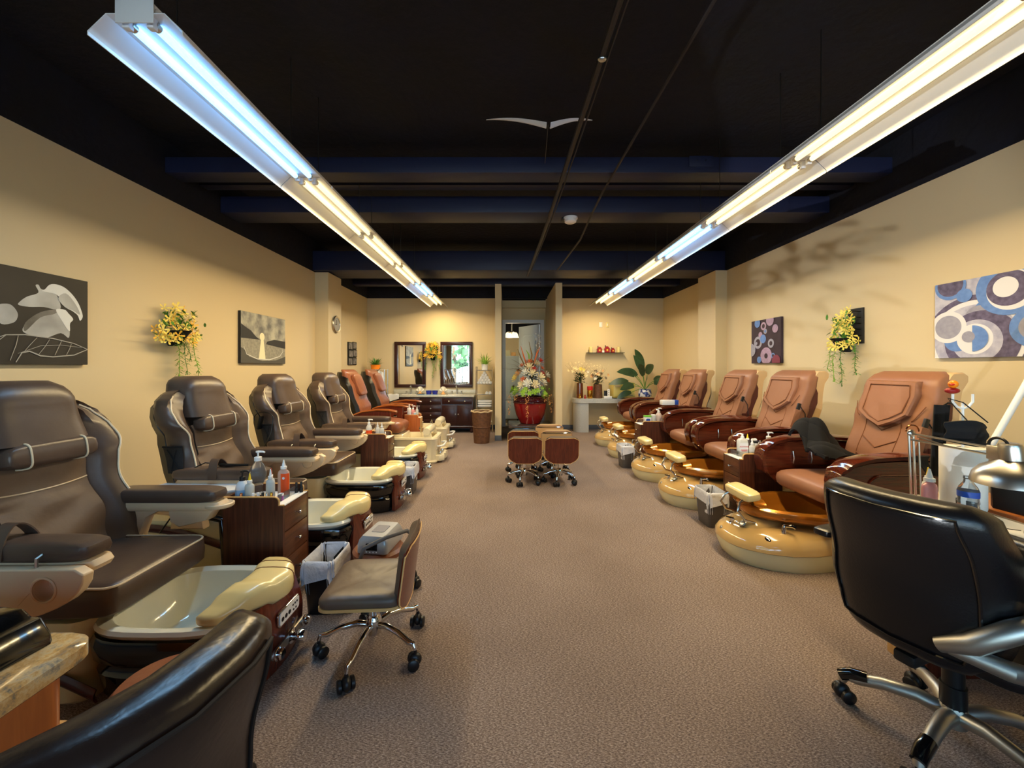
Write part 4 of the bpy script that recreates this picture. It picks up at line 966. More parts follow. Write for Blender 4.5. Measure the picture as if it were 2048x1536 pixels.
# black device on the left table
hd = thing('nail_lamp', 'black arched nail lamp lying on the left granite table', 'nail lamp', (-1.19, .855, .7608), R(-6))
MB().prism([(-.14, 0), (-.14, .05), (-.09, .075), (.05, .075), (.075, .055), (.10, .055), (.125, .02), (.13, 0), (.08, 0), (.07, .03), (-.04, .035), (-.06, 0)], -.07, .07, 'y', bev=.008).build('housing', 'black_gloss', hd)
MB().tube([(-.10, -.072, .06), (.04, -.072, .06)], .004, 6).build('trim_strip', 'gunmetal', hd)

# ---------------------------------------------------------------- bottles and other salon goods
def flatM(x, y, z, rz=0): return (x, y, z), rz
def squeeze(loc, label, r=.024, h=.10, body='bottle_white', tip='white_plastic', group=None, flat=.7, rz=0, band=None, txt=None, liquid=None):
    t = thing('squeeze_bottle', label, 'bottle', loc, rz, group)
    MB().lathe([(r*.9, 0), (r, .004), (r, h*.82), (r*.9, h*.92), (r*.45, h), (r*.42, h+.006)], 20, sy=flat).build('bottle', body, t)
    MB().lathe([(r*.5, h+.004), (r*.5, h+.018), (r*.34, h+.02)], 14).build('collar', 'white_plastic', t)
    MB().lathe([(r*.33, h+.02), (r*.2, h+.04), (r*.1, h+.058), (.0, h+.06)], 12).build('nozzle', tip, t)
    if liquid: pass
    if band:
        MB().lathe([(r*1.012, h*.12), (r*1.012, h*.78)], 20, sy=flat, cap=False).build('label', band, t)
    if txt: text(txt[0], txt[1], 'lettering', txt[2], t, (txt[3], -r*flat-.0012, h*txt[4]), (PI/2, 0, 0))
    return t
def pump(loc, label, r=.03, h=.13, body='bottle_clear', head='white_plastic', group=None, rz=0, round_=False, band=None, kind='pump_bottle'):
    t = thing(kind, label, 'bottle', loc, rz, group)
    if round_: pr = [(r*.62, 0), (r*.66, .004), (r*.55, h*.22), (r*.62, h*.34), (r*.98, h*.52), (r, h*.64), (r*.85, h*.8), (r*.45, h*.93), (r*.36, h)]
    else: pr = [(r*.9, 0), (r, .005), (r, h*.62), (r*.96, h*.72), (r*.72, h*.86), (r*.42, h*.96), (r*.4, h)]
    MB().lathe(pr, 24).build('bottle', body, t)
    MB().lathe([(r*.46, h-.006), (r*.46, h+.016), (r*.3, h+.02)], 16).build('collar', head, t)
    MB().lathe([(.005, h+.02), (.005, h+.042), (.012, h+.044), (.013, h+.054), (0, h+.056)], 12).tube([(0, 0, h+.05), (.03, 0, h+.05), (.042, 0, h+.045)], [.007, .006, .005], 8).build('pump_head', head, t)
    if band: MB().lathe([(r*1.01, h*.1), (r*1.01, h*.55)], 24, cap=False).build('label', band, t)
    return t
def polish(loc, label, body='ink_black', cap='black_plastic', group=None, r=.011):
    t = thing('nail_polish', label, 'nail polish', loc, 0, group)
    MB().lathe([(r*.85, 0), (r, .003), (r, .026), (r*.5, .032), (r*.45, .034)], 14).build('glass', body, t)
    MB().lathe([(r*.72, .033), (r*.66, .064), (r*.5, .067), (0, .067)], 14).build('cap', cap, t)
    return t
def canister(loc, label, r, h, m, cap=None, caph=.01, name='jar', cat='jar', group=None):
    t = thing(name, label, cat, loc, 0, group)
    MB().lathe([(r*.92, 0), (r, .004), (r, h-.004), (r*.96, h)], 20).build('body', m, t)
    if cap: MB().lathe([(r*1.03, h), (r*1.03, h+caph), (r*.9, h+caph+.002), (0, h+caph+.002)], 20).build('lid', cap, t)
    return t
Z1 = .6008
g = 'bottles on the left foreground trolley'
tb = pump((-1.575, 2.33, Z1), 'white labelled pump bottle with black pump on the left foreground trolley', .036, .13, 'white_plastic', 'black_plastic', g)
MB().lathe([(.0366, .01), (.0366, .035)], 24, cap=False).build('flower_print', 'petal_peach', tb); MB().lathe([(.0366, .04), (.0366, .075)], 24, cap=False).build('label_print', 'label_lblue', tb)
squeeze((-1.515, 2.305, Z1), 'clear squeeze bottle with yellow tip on the left foreground trolley', .027, .115, 'bottle_white', 'yellow', g)
pump((-1.545, 2.43, Z1), 'tall clear pump bottle with twisted waist on the left foreground trolley', .046, .225, 'bottle_clear', 'white_plastic', g, round_=True)
squeeze((-1.47, 2.44, Z1), 'clear squeeze bottle with red tip on the left foreground trolley', .022, .11, 'bottle_white', 'red', g)
squeeze((-1.425, 2.36, Z1), 'plain white tipped squeeze bottle on the left foreground trolley', .026, .125, 'bottle_white', 'white_plastic', g)
ob = squeeze((-1.385, 2.43, Z1), 'bottle with bright orange label on the left foreground trolley', .036, .165, 'bottle_peach', 'white_plastic', g, .6)
MB().sheet(lambda u, v: (.0366*math.cos(R(-100+90*u)), .0366*.6*math.sin(R(-100+90*u)), .012+v*.13), 10, 3, -.0006).build('label', 'label_orange', ob)
MB().lathe([(.0, 0), (.008, 0), (.008, .0008), (0, .0008)], 16, M=T(.011, -.0226, .115) @ Matrix.Rotation(PI/2, 4, 'X')).build('label_mark', 'white_plastic', ob)
for i, (x, y, b, c, lab) in enumerate([(-1.338, 2.49, 'ink_black', 'black_plastic', 'left one of two black capped polishes at the back of the trolley'), (-1.312, 2.50, 'ink_black', 'black_plastic', 'right one of two black capped polishes at the back of the trolley'),
        (-1.545, 2.275, 'copper', 'copper', 'copper capped polish at the front of the left trolley'), (-1.475, 2.275, 'white_plastic', 'white_plastic', 'white capped polish beside the yellow tipped bottle'),
        (-1.452, 2.285, 'white_plastic', 'white_plastic', 'white polish right of the yellow tipped bottle'), (-1.425, 2.285, 'brushed', 'black_plastic', 'silver polish with black cap on the left trolley'),
        (-1.395, 2.275, 'brushed', 'brushed', 'silver polish at the front of the left trolley'), (-1.375, 2.285, 'gold', 'gold', 'gold polish at the front of the left trolley')]):
    polish((x, y, Z1), lab, b, c, 'nail polishes on the left foreground trolley')
canister((-1.355, 2.345, Z1), 'small purple jar with white lid on the left foreground trolley', .016, .03, 'purple', 'white_plastic')
pp = tag(MB().box(-1.341, -1.29, 2.27, 2.515, Z1, Z1+.001).build('paper_sheet', 'paper'), 'white paper strip on the front ledge of the left foreground trolley', 'paper')
# farther left trolley
g = 'bottles on the farther left trolley'
ob = pump((-1.565, 4.455, Z1), 'orange labelled pump bottle on the farther left trolley', .034, .155, 'bottle_white', 'white_plastic', g, band='label_orange')
squeeze((-1.465, 4.45, Z1), 'white squeeze bottle beside the orange pump bottle', .024, .12, 'bottle_white', 'white_plastic', g)
squeeze((-1.420, 4.46, Z1), 'white squeeze bottle at the right of the farther left trolley', .026, .11, 'bottle_white', 'white_plastic', g)
canister((-1.50, 4.52, Z1), 'clear cup of tools on the farther left trolley', .028, .10, 'bottle_clear', None, name='tool_cup', cat='cup')
polish((-1.378, 4.45, Z1), 'red polish on the farther left trolley', 'red', 'white_plastic')
# orange trolley
Z2 = .5858; g = 'bottles on the orange wood trolley'
squeeze((-1.585, 6.385, Z2), 'big white bottle with white cap on the orange trolley', .034, .16, 'white_plastic', 'white_plastic', g)
pump((-1.53, 6.42, Z2), 'pink lotion pump bottle on the orange trolley', .034, .13, 'bottle_pink', 'white_plastic', g)
squeeze((-1.47, 6.44, Z2), 'slim white squeeze bottle on the orange trolley', .024, .13, 'bottle_white', 'white_plastic', g)
canister((-1.485, 6.352, Z2), 'white and blue tub on the orange trolley', .02, .07, 'label_lblue', 'white_plastic')
# nearer right trolley (local face to -X)
g = 'bottles on the nearer right trolley'
ab = thing('acetone_bottle', 'flat white bottle with red lettering on the nearer right trolley', 'bottle', (2.145, 3.54, Z1), R(0), g)
MB().rings([[(x*k, y*k, z) for x, y in rrect(-.045, .045, -.026, .026, .02)] for z, k in ((0, .97), (.004, 1), (.135, 1), (.15, .8), (.158, .4))]).build('bottle', 'bottle_white', ab)
MB().lathe([(.016, .155), (.016, .172), (.011, .174), (.006, .198), (0, .2)], 14).build('cap', 'white_plastic', ab)
MB().box(-.038, .038, -.0272, -.0262, .02, .12).build('label', 'white_plastic', ab)
text('ACETONE', .018, 'lettering', 'ink_red', ab, (0, -.0282, .085), (PI/2, 0, 0))
for z_, w_ in ((.056, .03), (.047, .022)): MB().box(-w_, w_, -.0282, -.0273, z_-.0025, z_+.0025).build('label_line', 'ink_red', ab)
squeeze((2.19, 3.47, Z1), 'white squeeze bottle right of the red lettered bottle', .026, .11, 'bottle_white', 'white_plastic', g)
squeeze((2.205, 3.56, Z1), 'yellow tipped squeeze bottle on the nearer right trolley', .028, .135, 'bottle_clear', 'yellow', g)
squeeze((2.235, 3.45, Z1), 'low round white bottle before the yellow tipped one', .022, .08, 'bottle_white', 'white_plastic', g)
squeeze((2.265, 3.435, Z1), 'small white bottle with yellow nozzle near the lotion pump', .022, .05, 'bottle_white', 'yellow', g)
jr_ = canister((2.265, 3.56, Z1), 'clear jar of cotton balls with black rim on the right trolley', .036, .115, 'bottle_white', 'black_plastic', .014)
for i in range(3): MB().ball((-.015+.016*i, .004*i, .137), .014, 10, 6).build('cotton_ball', 'white_cloth', jr_)
cu = canister((2.345, 3.575, Z1), 'glass cup of nail files beside the lotion pump', .026, .075, 'bottle_clear', None, name='tool_cup', cat='cup')
for i, m in enumerate(('label_blue', 'white_plastic', 'black_plastic', 'brushed', 'label_blue')): MB().box(-.004, .004, -.001, .001, .01, .13, M=T(-.012+.006*i, .004*(i % 2), 0) @ Matrix.Rotation(R(-8+4*i), 4, 'Y')).build('nail_file', m, cu)
pump((2.335, 3.47, Z1), 'pink lotion pump bottle on the nearer right trolley', .042, .17, 'bottle_lotion', 'white_plastic', g)
for x, lab in ((2.19, 'black polish before the red lettered bottle'), (2.28, 'black polish left of the lotion pump'), (2.36, 'black polish in front of the lotion pump at its right')):
    polish((x, 3.41, Z1), lab, 'ink_black', 'black_plastic', 'black polishes on the nearer right trolley')
tag(MB().box(2.035, 2.085, 3.402, 3.62, Z1, Z1+.001).build('paper_sheet', 'paper'), 'white paper on the front ledge of the nearer right trolley', 'paper')
# farther right trolley
bx_ = thing('wipe_box', 'white box with green lid on the farther right trolley', 'box', (2.0, 5.52, Z1), R(0))
MB().box(-.045, .045, -.035, .035, 0, .10, .006).build('carton', 'white_plastic', bx_); MB().box(-.046, .046, -.036, .036, .1, .118, .004).build('lid', 'green_lid', bx_); MB().prism(rrect(-.03, .03, .04, .08, .018), -.0355, -.0365, 'y').build('label', 'label_blue', bx_)
canister((2.09, 5.53, Z1), 'white jar with yellow label on the farther right trolley', .036, .12, 'bottle_white', 'white_plastic')
pump((2.165, 5.53, Z1), 'pinkish lotion pump bottle on the farther right trolley', .042, .17, 'bottle_lotion', 'white_plastic')
for x, lab in ((2.225, 'dark polish with white cap by the farther lotion pump'), (2.255, 'dark polish with white cap at the right end of the trolley')): polish((x, 5.47, Z1), lab, 'ink_black', 'white_plastic', 'white capped polishes on the farther right trolley')
tag(MB().box(1.885, 1.935, 5.447, 5.68, Z1, Z1+.001).build('paper_sheet', 'paper'), 'white paper on the front ledge of the farther right trolley', 'paper')
# ---------------------------------------------------------------- plants and flowers
def blade(mb, p, d, L_, w, droop=.3, n=4, M=None, face=None):
    """one leaf: starts at p, heads along d, bends down"""
    p, d = Vector(p), Vector(d).normalized()
    side = d.cross(Vector(face) if face else Vector((0, 0, 1))); side = side.normalized() if side.length > 1e-4 else Vector((1, 0, 0))
    vs = []; q = p.copy()
    for i in range(n+1):
        t_ = i/n; ww = w*math.sin(PI*min(1, .12+.88*t_))**.8 if i < n else .0008
        vs += [q-side*ww/2, q+side*ww/2]
        dd = (d+Vector((0, 0, -droop*t_*2))).normalized(); q = q+dd*L_/n
    mb.add(vs, [[2*i, 2*i+1, 2*i+3, 2*i+2] for i in range(n)], M)
mesh_cache = {}
def blossom(parent, name, p, d, r, m, n=6, cup=.35, layers=1, centre=None):
    key = (name, m, n, cup, layers, centre)
    if key not in mesh_cache:
        mb = MB()
        for l in range(layers):
            s_ = 1-.28*l; c_ = cup+.5*l
            for k in range(n):
                a = 2*PI*(k+.5*l)/n
                def P(q, b): return (q*s_*math.cos(a+b), q*s_*math.sin(a+b), s_*(c_*q*q-.1*c_*abs(b))+.02*l)
                w = 2.6/n
                mb.add([P(.06, 0), P(.5, -w*.55), P(.62, 0), P(.5, w*.55), P(.92, -w*.42), P(1.02, 0), P(.92, w*.42)], [[0, 1, 2], [0, 2, 3], [1, 4, 5, 2], [2, 5, 6, 3]])
        if centre or layers == 1: mb.ball((0, 0, .05), (.16, .16, .12), 8, 5)
        o = mb.build(name, m, None, smooth=60); mesh_cache[key] = o.data
        C.objects.unlink(o); bpy.data.objects.remove(o)
    o = bpy.data.objects.new(name, mesh_cache[key]); C.objects.link(o); o.parent = parent; o.location = p
    o.rotation_euler = Vector(d).to_track_quat('Z', 'Y').to_euler(); o.scale = (r, r, r)
    return o
def vine(p0, L_, sway, n=46, leaf=.035, seed=1, out=.03, th=.0025):
    rg = random.Random(seed); mb = MB(); pts = []
    for i in range(13):
        q = i/12; pts.append(Vector((p0[0]+out*math.sin(2.5*q), p0[1]+sway*q+.012*math.sin(7*q+seed), p0[2]-L_*q)))
    mb.tube(pts, th, 5)
    for k in range(n):
        q = k/n*12; i = min(int(q), 11); p = pts[i].lerp(pts[i+1], q-i); a = rg.uniform(0, 2*PI)
        blade(mb, p, (math.cos(a)*.8, math.sin(a), rg.uniform(-.5, .35)), leaf*rg.uniform(.7, 1.3), leaf*.22, .25, 3)
    return mb
def wall_flowers(loc, rz, label, cols, w, h, vines, seed, plaque=None, nb=34, lean=0):
    rg = random.Random(seed)
    t = thing('wall_flower_arrangement', label, 'flower arrangement', loc, rz)
    if plaque:
        pq = MB().box(.002, .02, plaque[0], plaque[1], plaque[2], plaque[3], .002).build('plaque', 'picture_edge', t)
        for z in frange(plaque[2]+.03, plaque[3]-.03, 5): MB().tube([(.021, y, z+.008*math.sin(40*y)) for y in frange(plaque[0]+.02, plaque[1]-.02, 8)], .004, 5).build('plaque_carving', 'spec_metal', pq)
    MB().rings([[(.012+(.055+.05*q)*(1+math.cos(a))*.9*k, (.05+.03*q)*math.sin(a)*k, -.10+.14*q) for a in [2*PI*j/20 for j in range(20)]] for q, k in ((0, .6), (.1, .9), (.9, 1), (1, 1.06), (1, .8))]).build('wall_pocket', 'black_fabric', t)
    lf = MB()
    for k in range(120):
        a = rg.uniform(-.6*PI, 1.6*PI); e = rg.uniform(-.2, 1.2)
        p = (rg.uniform(.03, .16), rg.gauss(0, w*.38), rg.uniform(-.02, h*.75))
        blade(lf, p, (rg.uniform(.1, 1), math.cos(a), math.sin(a)*.8+.2), rg.uniform(.05, .09), .022, .3, 3)
    lf.build('foliage', 'leaf_green', t, smooth=0)
    for k in range(nb):
        for _ in range(40):
            y, z = rg.uniform(-w, w), rg.uniform(-.06, h)
            if abs(y) < w*(1-.75*max(0, z/h)**1.3)+.02: break
        d = Vector((.9+rg.uniform(-.3, .3), y*2.4+rg.uniform(-.4, .4), (z-h*.35)*1.6+rg.uniform(-.2, .5)))
        blossom(t, 'blossom', (max(.035, .15*(1-(abs(y)/w)**2*.6)*(1-.5*max(0, z/h))+rg.uniform(-.02, .04)), y, z), d, rg.uniform(.036, .052), cols[k % len(cols)], 5, .3)
    for i, (y, L_, sway) in enumerate(vines): vine((.11, y, -.03), L_, sway, int(L_*190), .05, seed*10+i, .03).build('trailing_vine', 'leaf_bright' if i % 2 == 0 else 'leaf_green', t, smooth=0)
    return t
wall_flowers((XL, 3.63, 1.70), 0, 'yellow flowers with trailing greens on the left wall between two pictures', ['petal_yellow', 'petal_yellow', 'petal_gold', 'petal_yellow'], .25, .30, [(-.04, .40, .02), (.02, .34, .04), (.14, .37, .05), (.06, .22, .03)], 5, None, 60)
wall_flowers((XR, 4.03, 1.66), PI, 'yellow flowers with trailing ferns and dark plaque on the right wall', ['petal_yellow'], .15, .34, [(-.05, .38, -.02), (.02, .42, .02), (-.10, .25, -.03), (.17, .30, .04)], 9, (-.04, .15, -.02, .34), 46)
wall_flowers((-1.645, YB, 1.66), -PI/2, 'orange yellow flowers with trailing greens between the two mirrors', ['petal_gold'], .19, .30, [(0, .45, .02), (-.14, .28, -.02), (.15, .28, .02), (.06, .3, 0)], 13, (-.11, .11, .14, .30), 56)

# ---------------------------------------------------------------- pictures
def clip(poly, x0, x1, y0, y1):
    def cut(pl, f, inter):
        out = []
        for i, p in enumerate(pl):
            q = pl[i-1]
            if f(p):
                if not f(q): out.append(inter(q, p))
                out.append(p)
            elif f(q): out.append(inter(q, p))
        return out
    ix = lambda v: (lambda a, b: (v, a[1]+(b[1]-a[1])*(v-a[0])/(b[0]-a[0])))
    iy = lambda v: (lambda a, b: (a[0]+(b[0]-a[0])*(v-a[1])/(b[1]-a[1]), v))
    for f, g_ in ((lambda p: p[0] >= x0, ix(x0)), (lambda p: p[0] <= x1, ix(x1)), (lambda p: p[1] >= y0, iy(y0)), (lambda p: p[1] <= y1, iy(y1))):
        poly = cut(poly, f, g_)
        if not poly: return poly
    return poly
class Canvas:
    def __init__(s, name, label, loc, rz, w, h, m, edge='picture_edge', th=.035):
        s.t = thing(name, label, 'picture', loc, rz); s.w, s.h, s.th, s.k = w, h, th, 0
        MB().box(.002, th, 0, w, 0, h, .003).build('canvas', edge, s.t)
        s.poly([(0, 0), (w, 0), (w, h), (0, h)], m, 'background')
    def poly(s, pts, m, name='painted_shape'):
        e = .0015; pts = clip(pts, e, s.w-e, e, s.h-e)
        if len(pts) < 3: return
        s.k += 1; x = s.th+.0004*s.k
        MB().add([(x, u, v) for u, v in pts], [list(range(len(pts)))]).build(name, m, s.t, smooth=0)
    def disc(s, u, v, r, m, a0=0, a1=360, name='painted_disc'):
        s.poly([(u+r*math.cos(R(lerp(a0, a1, i/40))), v+r*math.sin(R(lerp(a0, a1, i/40)))) for i in range(40 if a1-a0 == 360 else 41)], m, name)
    def line(s, pts, wd, m, name='painted_line'):
        s.k += 1; x = s.th+.0004*s.k
        pts = [(min(max(u, .004), s.w-.004), min(max(v, .004), s.h-.004)) for u, v in pts]
        MB().tube([(x, u, v) for u, v in pts], [wd*(.4+.6*math.sin(PI*(i+.5)/len(pts))) for i in range(len(pts))], 6, flat=.02 if False else 1, M=Matrix.Translation((x*(1-.12), 0, 0)) @ Matrix.Diagonal((.12, 1, 1, 1))).build(name, m, s.t)
# big circles picture on the right wall (local y runs to the viewer's right)
c = Canvas('canvas_picture', 'large canvas of blue and purple circles on the right wall', (XR, 3.215, 1.475), PI, .70, .60, 'art_pale', 'art_grey')
for a in [(.27, .13, .345, 'art_purple'), (.27, .13, .305, 'art_white'), (.27, .13, .27, 'art_pale'), (.36, .33, .10, 'art_blue'), (.30, .30, .09, 'art_grey'), (.31, .115, .235, 'art_purple'), (.285, .125, .16, 'art_pale'), (.16, .14, .09, 'art_blue'), (.275, .14, .115, 'art_white'),
          (.10, .245, .125, 'art_white'), (.10, .245, .092, 'art_grey'), (.115, .57, .108, 'art_blue'), (.115, .578, .09, 'art_purple'), (.21, .48, .052, 'art_blue'), (.48, .49, .195, 'art_blue'), (.49, .47, .14, 'art_white'), (.475, .485, .125, 'art_purple'), (.46, .495, .072, 'art_white'), (.62, .20, .14, 'art_blue'), (.62, .2, .09, 'art_grey')]: c.disc(*a)
c.disc(.265, .145, .098, 'art_blue', -90, 90, 'painted_half_disc'); c.disc(.24, .16, .042, 'art_grey')
c = Canvas('canvas_picture', 'small dark canvas of little circles on the right wall', (XR, 5.615, 1.458), PI, .60, .60, 'art_brown', 'art_brown')
for u, v, r, m, r2, m2 in [(.26, .51, .055, 'art_lilac', .03, 'art_brown'), (.30, .435, .035, 'art_grey', .018, 'art_blue'), (.145, .29, .085, 'art_grey', .05, 'art_brown'), (.20, .395, .04, 'art_lilac', 0, ''), (.255, .335, .06, 'art_blue', 0, ''), (.415, .265, .06, 'art_grey', .03, 'art_brown'), (.32, .10, .115, 'art_lilac', .035, 'art_brown'),
        (.50, .455, .055, 'art_lilac', 0, ''), (.46, .10, .035, 'art_blue', .02, 'art_brown'), (.40, .575, .075, 'art_lilac', 0, ''), (.14, .56, .06, 'art_blue', 0, ''), (.01, .19, .09, 'art_grey', 0, ''), (.52, .03, .08, 'art_red', 0, ''), (.18, .05, .045, 'art_blue', 0, ''), (.125, .28, .02, 'art_grey', 0, '')]:
    c.disc(u, v, r, m)
    if r2: c.disc(u, v, r2, m2)
# calla lily picture, left wall
c = Canvas('canvas_picture', 'large black and white lily canvas on the left wall', (XL, 2.0, 1.42), 0, .905, .62, 'picture_dark')
def sm_(l): return spline(px(l))
def px(l): return [((x-475)*.00101+.905, (712-y)*.00112-.0) for x, y in l]
c.poly(sm_([(65, 372), (75, 350), (110, 318), (170, 285), (155, 245), (172, 238), (190, 262), (262, 262), (300, 350), (270, 372), (200, 366), (120, 376)]), 'lily_white')
c.poly(sm_([(85, 515), (110, 470), (180, 425), (270, 372), (322, 366), (346, 386), (376, 420), (356, 450), (350, 540), (300, 515), (220, 548), (160, 545), (112, 536)]), 'lily_white')
c.poly(sm_([(100, 470), (180, 400), (275, 372), (262, 400), (180, 432), (100, 520)]), 'lily_grey')
c.poly(sm_([(270, 372), (322, 366), (346, 386), (376, 420), (356, 450), (352, 500), (300, 430)]), 'lily_light')
c.poly(sm_([(190, 272), (206, 258), (232, 226), (270, 216), (320, 226), (370, 262), (408, 310), (430, 360), (438, 398), (420, 425), (405, 392), (370, 368), (330, 350), (296, 300), (262, 276)]), 'lily_light')
c.poly(sm_([(282, 300), (330, 262), (390, 320), (420, 385), (370, 362), (325, 350)]), 'lily_white')
c.poly(sm_([(0, 375), (30, 380), (55, 410), (60, 440), (40, 475), (-20, 490), (-60, 440), (-40, 390)]), 'lily_white')
c.poly(sm_([(-420, 330), (-300, 250), (-160, 260), (-90, 330), (-150, 420), (-280, 460), (-390, 420)]), 'lily_white')
for l, w_ in (([(-60, 575), (0, 548), (100, 540), (250, 552), (380, 576), (470, 610)], .004), ([(470, 610), (380, 650), (250, 665), (180, 660), (120, 635), (80, 645), (50, 700)], .005), ([(430, 600), (300, 590), (180, 600), (60, 650)], .002), ([(230, 560), (200, 610), (170, 650)], .002), ([(160, 552), (120, 600), (90, 640)], .002), ([(300, 565), (280, 610), (260, 655)], .002), ([(60, 548), (50, 600), (20, 690)], .002), ([(360, 580), (350, 610), (330, 650)], .002), ([(-200, 700), (-100, 640), (0, 548)], .003)): c.line(px(l), w_, 'lily_line')
# beach picture, left wall
c = Canvas('canvas_picture', 'grey beach sunset canvas on the left wall near the pilaster', (XL, 4.58, 1.452), 0, .92, .62, 'sea_sky')
c.poly([(0, 0), (.92, 0), (.92, .30), (0, .30)], 'sea_water'); c.disc(.40, .33, .14, 'sea_sky', 0, 180, 'sun_glow')
c.disc(.40, .34, .05, 'sea_sun', 0, 360, 'sun'); c.poly([(.33, .05), (.47, .05), (.43, .30), (.375, .30)], 'sea_sun', 'sun_reflection')
c.poly([(0, .30), (.36, .30), (.28, .33), (.18, .40), (.07, .44), (0, .47)], 'sea_hill', 'headland'); c.poly([(.48, .25), (.92, .21), (.92, .31), (.66, .32), (.5, .285)], 'sea_hill', 'rocks')
c.poly([(0, 0), (.92, 0), (.92, .10), (.7, .045), (.4, .03), (.15, .08), (.05, .17), (0, .19)], 'sea_sand', 'sand')
c.line([(.05, .2), (.1, .11), (.3, .055), (.55, .05), (.78, .10), (.86, .17), (.84, .2)], .006, 'lily_light', 'foam_line')
# photo collage and clock
t = thing('photo_collage', 'dark collage of small black and white photos beyond the left pilaster', 'picture', (XL, 7.74, 1.45), 0)
MB().box(.002, .012, .0, .44, .0, .46, .002).build('backing', 'picture_edge', t)
for i, (y, z) in enumerate([(.0, .31), (.225, .33), (.02, .155), (.24, .17), (.0, .0), (.225, .01)]):
    f = MB().box(.0125, .026, y, y+.205, z, z+.145, .003).build('photo_frame', 'picture_edge', t); MB().box(.0262, .027, y+.012, y+.193, z+.012, z+.133).build('photo', 'photo_grey', f)
t = thing('wall_clock', 'round silver wall clock on the left pilaster', 'clock', (-2.93, 6.70, 2.14), 0)
Mx = Matrix.Rotation(PI/2, 4, 'Y')
MB().lathe([(.145, .002), (.15, .02), (.14, .035), (.118, .03), (.115, .02)], 36, M=Mx).build('rim', 'brushed', t)
MB().lathe([(.117, .01), (.117, .021), (0, .021)], 36, M=Mx).build('dial', 'clock_face', t)
MB().box(.0215, .024, -.004, .004, -.01, .075).build('hand', 'ink_black', t); MB().box(.0215, .024, -.004, .004, -.01, .055, M=rot(R(100), 'X')).build('hand', 'ink_black', t)

# ---------------------------------------------------------------- vanity wall
v = thing('sink_vanity', 'dark wood double sink vanity against the back wall', 'vanity', (-1.61, 8.6, 0))
MB().box(-.905, .905, -.235, .24, .10, .765, .003).build('carcass', 'vanity_wood', v)
MB().prism([(-.255, .10), (.24, .10), (.24, .15), (-.25, .15), (-.262, .13)], -.925, .925, 'x').build('base_moulding', 'vanity_wood', v)
for x in (-.87, .87):
    for y in (-.21, .2): MB().lathe([(.02, 0), (.036, .02), (.04, .05), (.03, .08), (.036, .105)], 14, (x, y, 0)).build('foot', 'vanity_wood', v)
def panel(par, name, x0, x1, z0, z1, knobs):
    d_ = MB().box(x0, x1, -.25, -.236, z0, z1, .003).build(name, 'vanity_wood', par)
    MB().box(x0+.05, x1-.05, -.2575, -.25, z0+.05 if z1-z0 > .2 else z0+.025, z1-.05 if z1-z0 > .2 else z1-.025, .005).build('raised_panel', 'vanity_wood', d_)
    for kx, kz in knobs: MB().lathe([(.005, 0), (.005, .012), (.014, .018), (.014, .026), (0, .03)], 12, M=T(kx, -.2575 if (z1-z0 < .2) else -.25, kz) @ Matrix.Rotation(PI/2, 4, 'X')).build('knob', 'brushed', d_)
for s in (-1, 1):
    a, b = (-.88, -.24) if s < 0 else (.24, .88); mid = (a+b)/2
    panel(v, 'false_drawer', a, b, .61, .745, [(a+.15, .678), (b-.15, .678)])
    panel(v, 'door', a, mid-.004, .17, .59, [(mid-.03, .40)]); panel(v, 'door', mid+.004, b, .17, .59, [(mid+.03, .40)])
for z0, z1 in ((.61, .745), (.46, .59), (.315, .445), (.17, .30)): panel(v, 'drawer', -.215, .215, z0, z1, [(.0, (z0+z1)/2)])
MB().box(-.93, .93, -.27, .245, .766, .806, .006).build('counter', 'granite_light', v)
MB().box(-.93, .93, .222, .245, .807, .905, .004).build('backsplash', 'granite_light', v)
for cx in (-.52, .50):
    MB().rings([superring(cx, -.02, rx, ry, z, .9, 28) for rx, ry, z in ((.165, .13, .806), (.17, .135, .811), (.155, .12, .812), (.13, .10, .80), (.08, .06, .79))], False).build('sink', 'white_enamel', v)
    fa = MB().tube([(cx, .18, .807), (cx, .18, .95), (cx, .165, .985), (cx, .12, .995), (cx, .07, .97)], [.016, .014, .013, .012, .012], 10).build('faucet', 'brushed', v)
    for s in (-1, 1): MB().lathe([(.018, .807), (.02, .82), (.012, .85), (.02, .87), (0, .875)], 12, (cx+s*.11, .18, 0)).build('tap_handle', 'brushed', v)
for x0, x1, lab in ((-2.525, -1.815, 'dark framed mirror above the left sink'), (-1.485, -.757, 'dark framed mirror above the right sink, reflecting the shop window')):
    m_ = thing('wall_mirror', lab, 'mirror', (0, YB, 0))
    zz0, zz1, w_ = .945, 1.98, .075
    for a, b, c_, d_ in ((x0, x1, zz0, zz0+w_), (x0, x1, zz1-w_, zz1), (x0, x0+w_, zz0+w_, zz1-w_), (x1-w_, x1, zz0+w_, zz1-w_)): MB().box(a, b, -.04, -.003, c_, d_, .006).build('frame', 'vanity_wood', m_)
    MB().box(x0+w_, x1-w_, -.012, -.006, zz0+w_, zz1-w_).build('glass', 'mirror', m_)
    for a, b, c_, d_ in ((x0+w_, x1-w_, zz0+w_, zz0+w_+.02), (x0+w_, x1-w_, zz1-w_-.02, zz1-w_), (x0+w_, x0+w_+.02, zz0+w_+.02, zz1-w_-.02), (x1-w_-.02, x1-w_, zz0+w_+.02, zz1-w_-.02)): MB().box(a, b, -.0135, -.0122, c_, d_).build('bevel', 'mirror_bevel', m_)
ZV = .8068
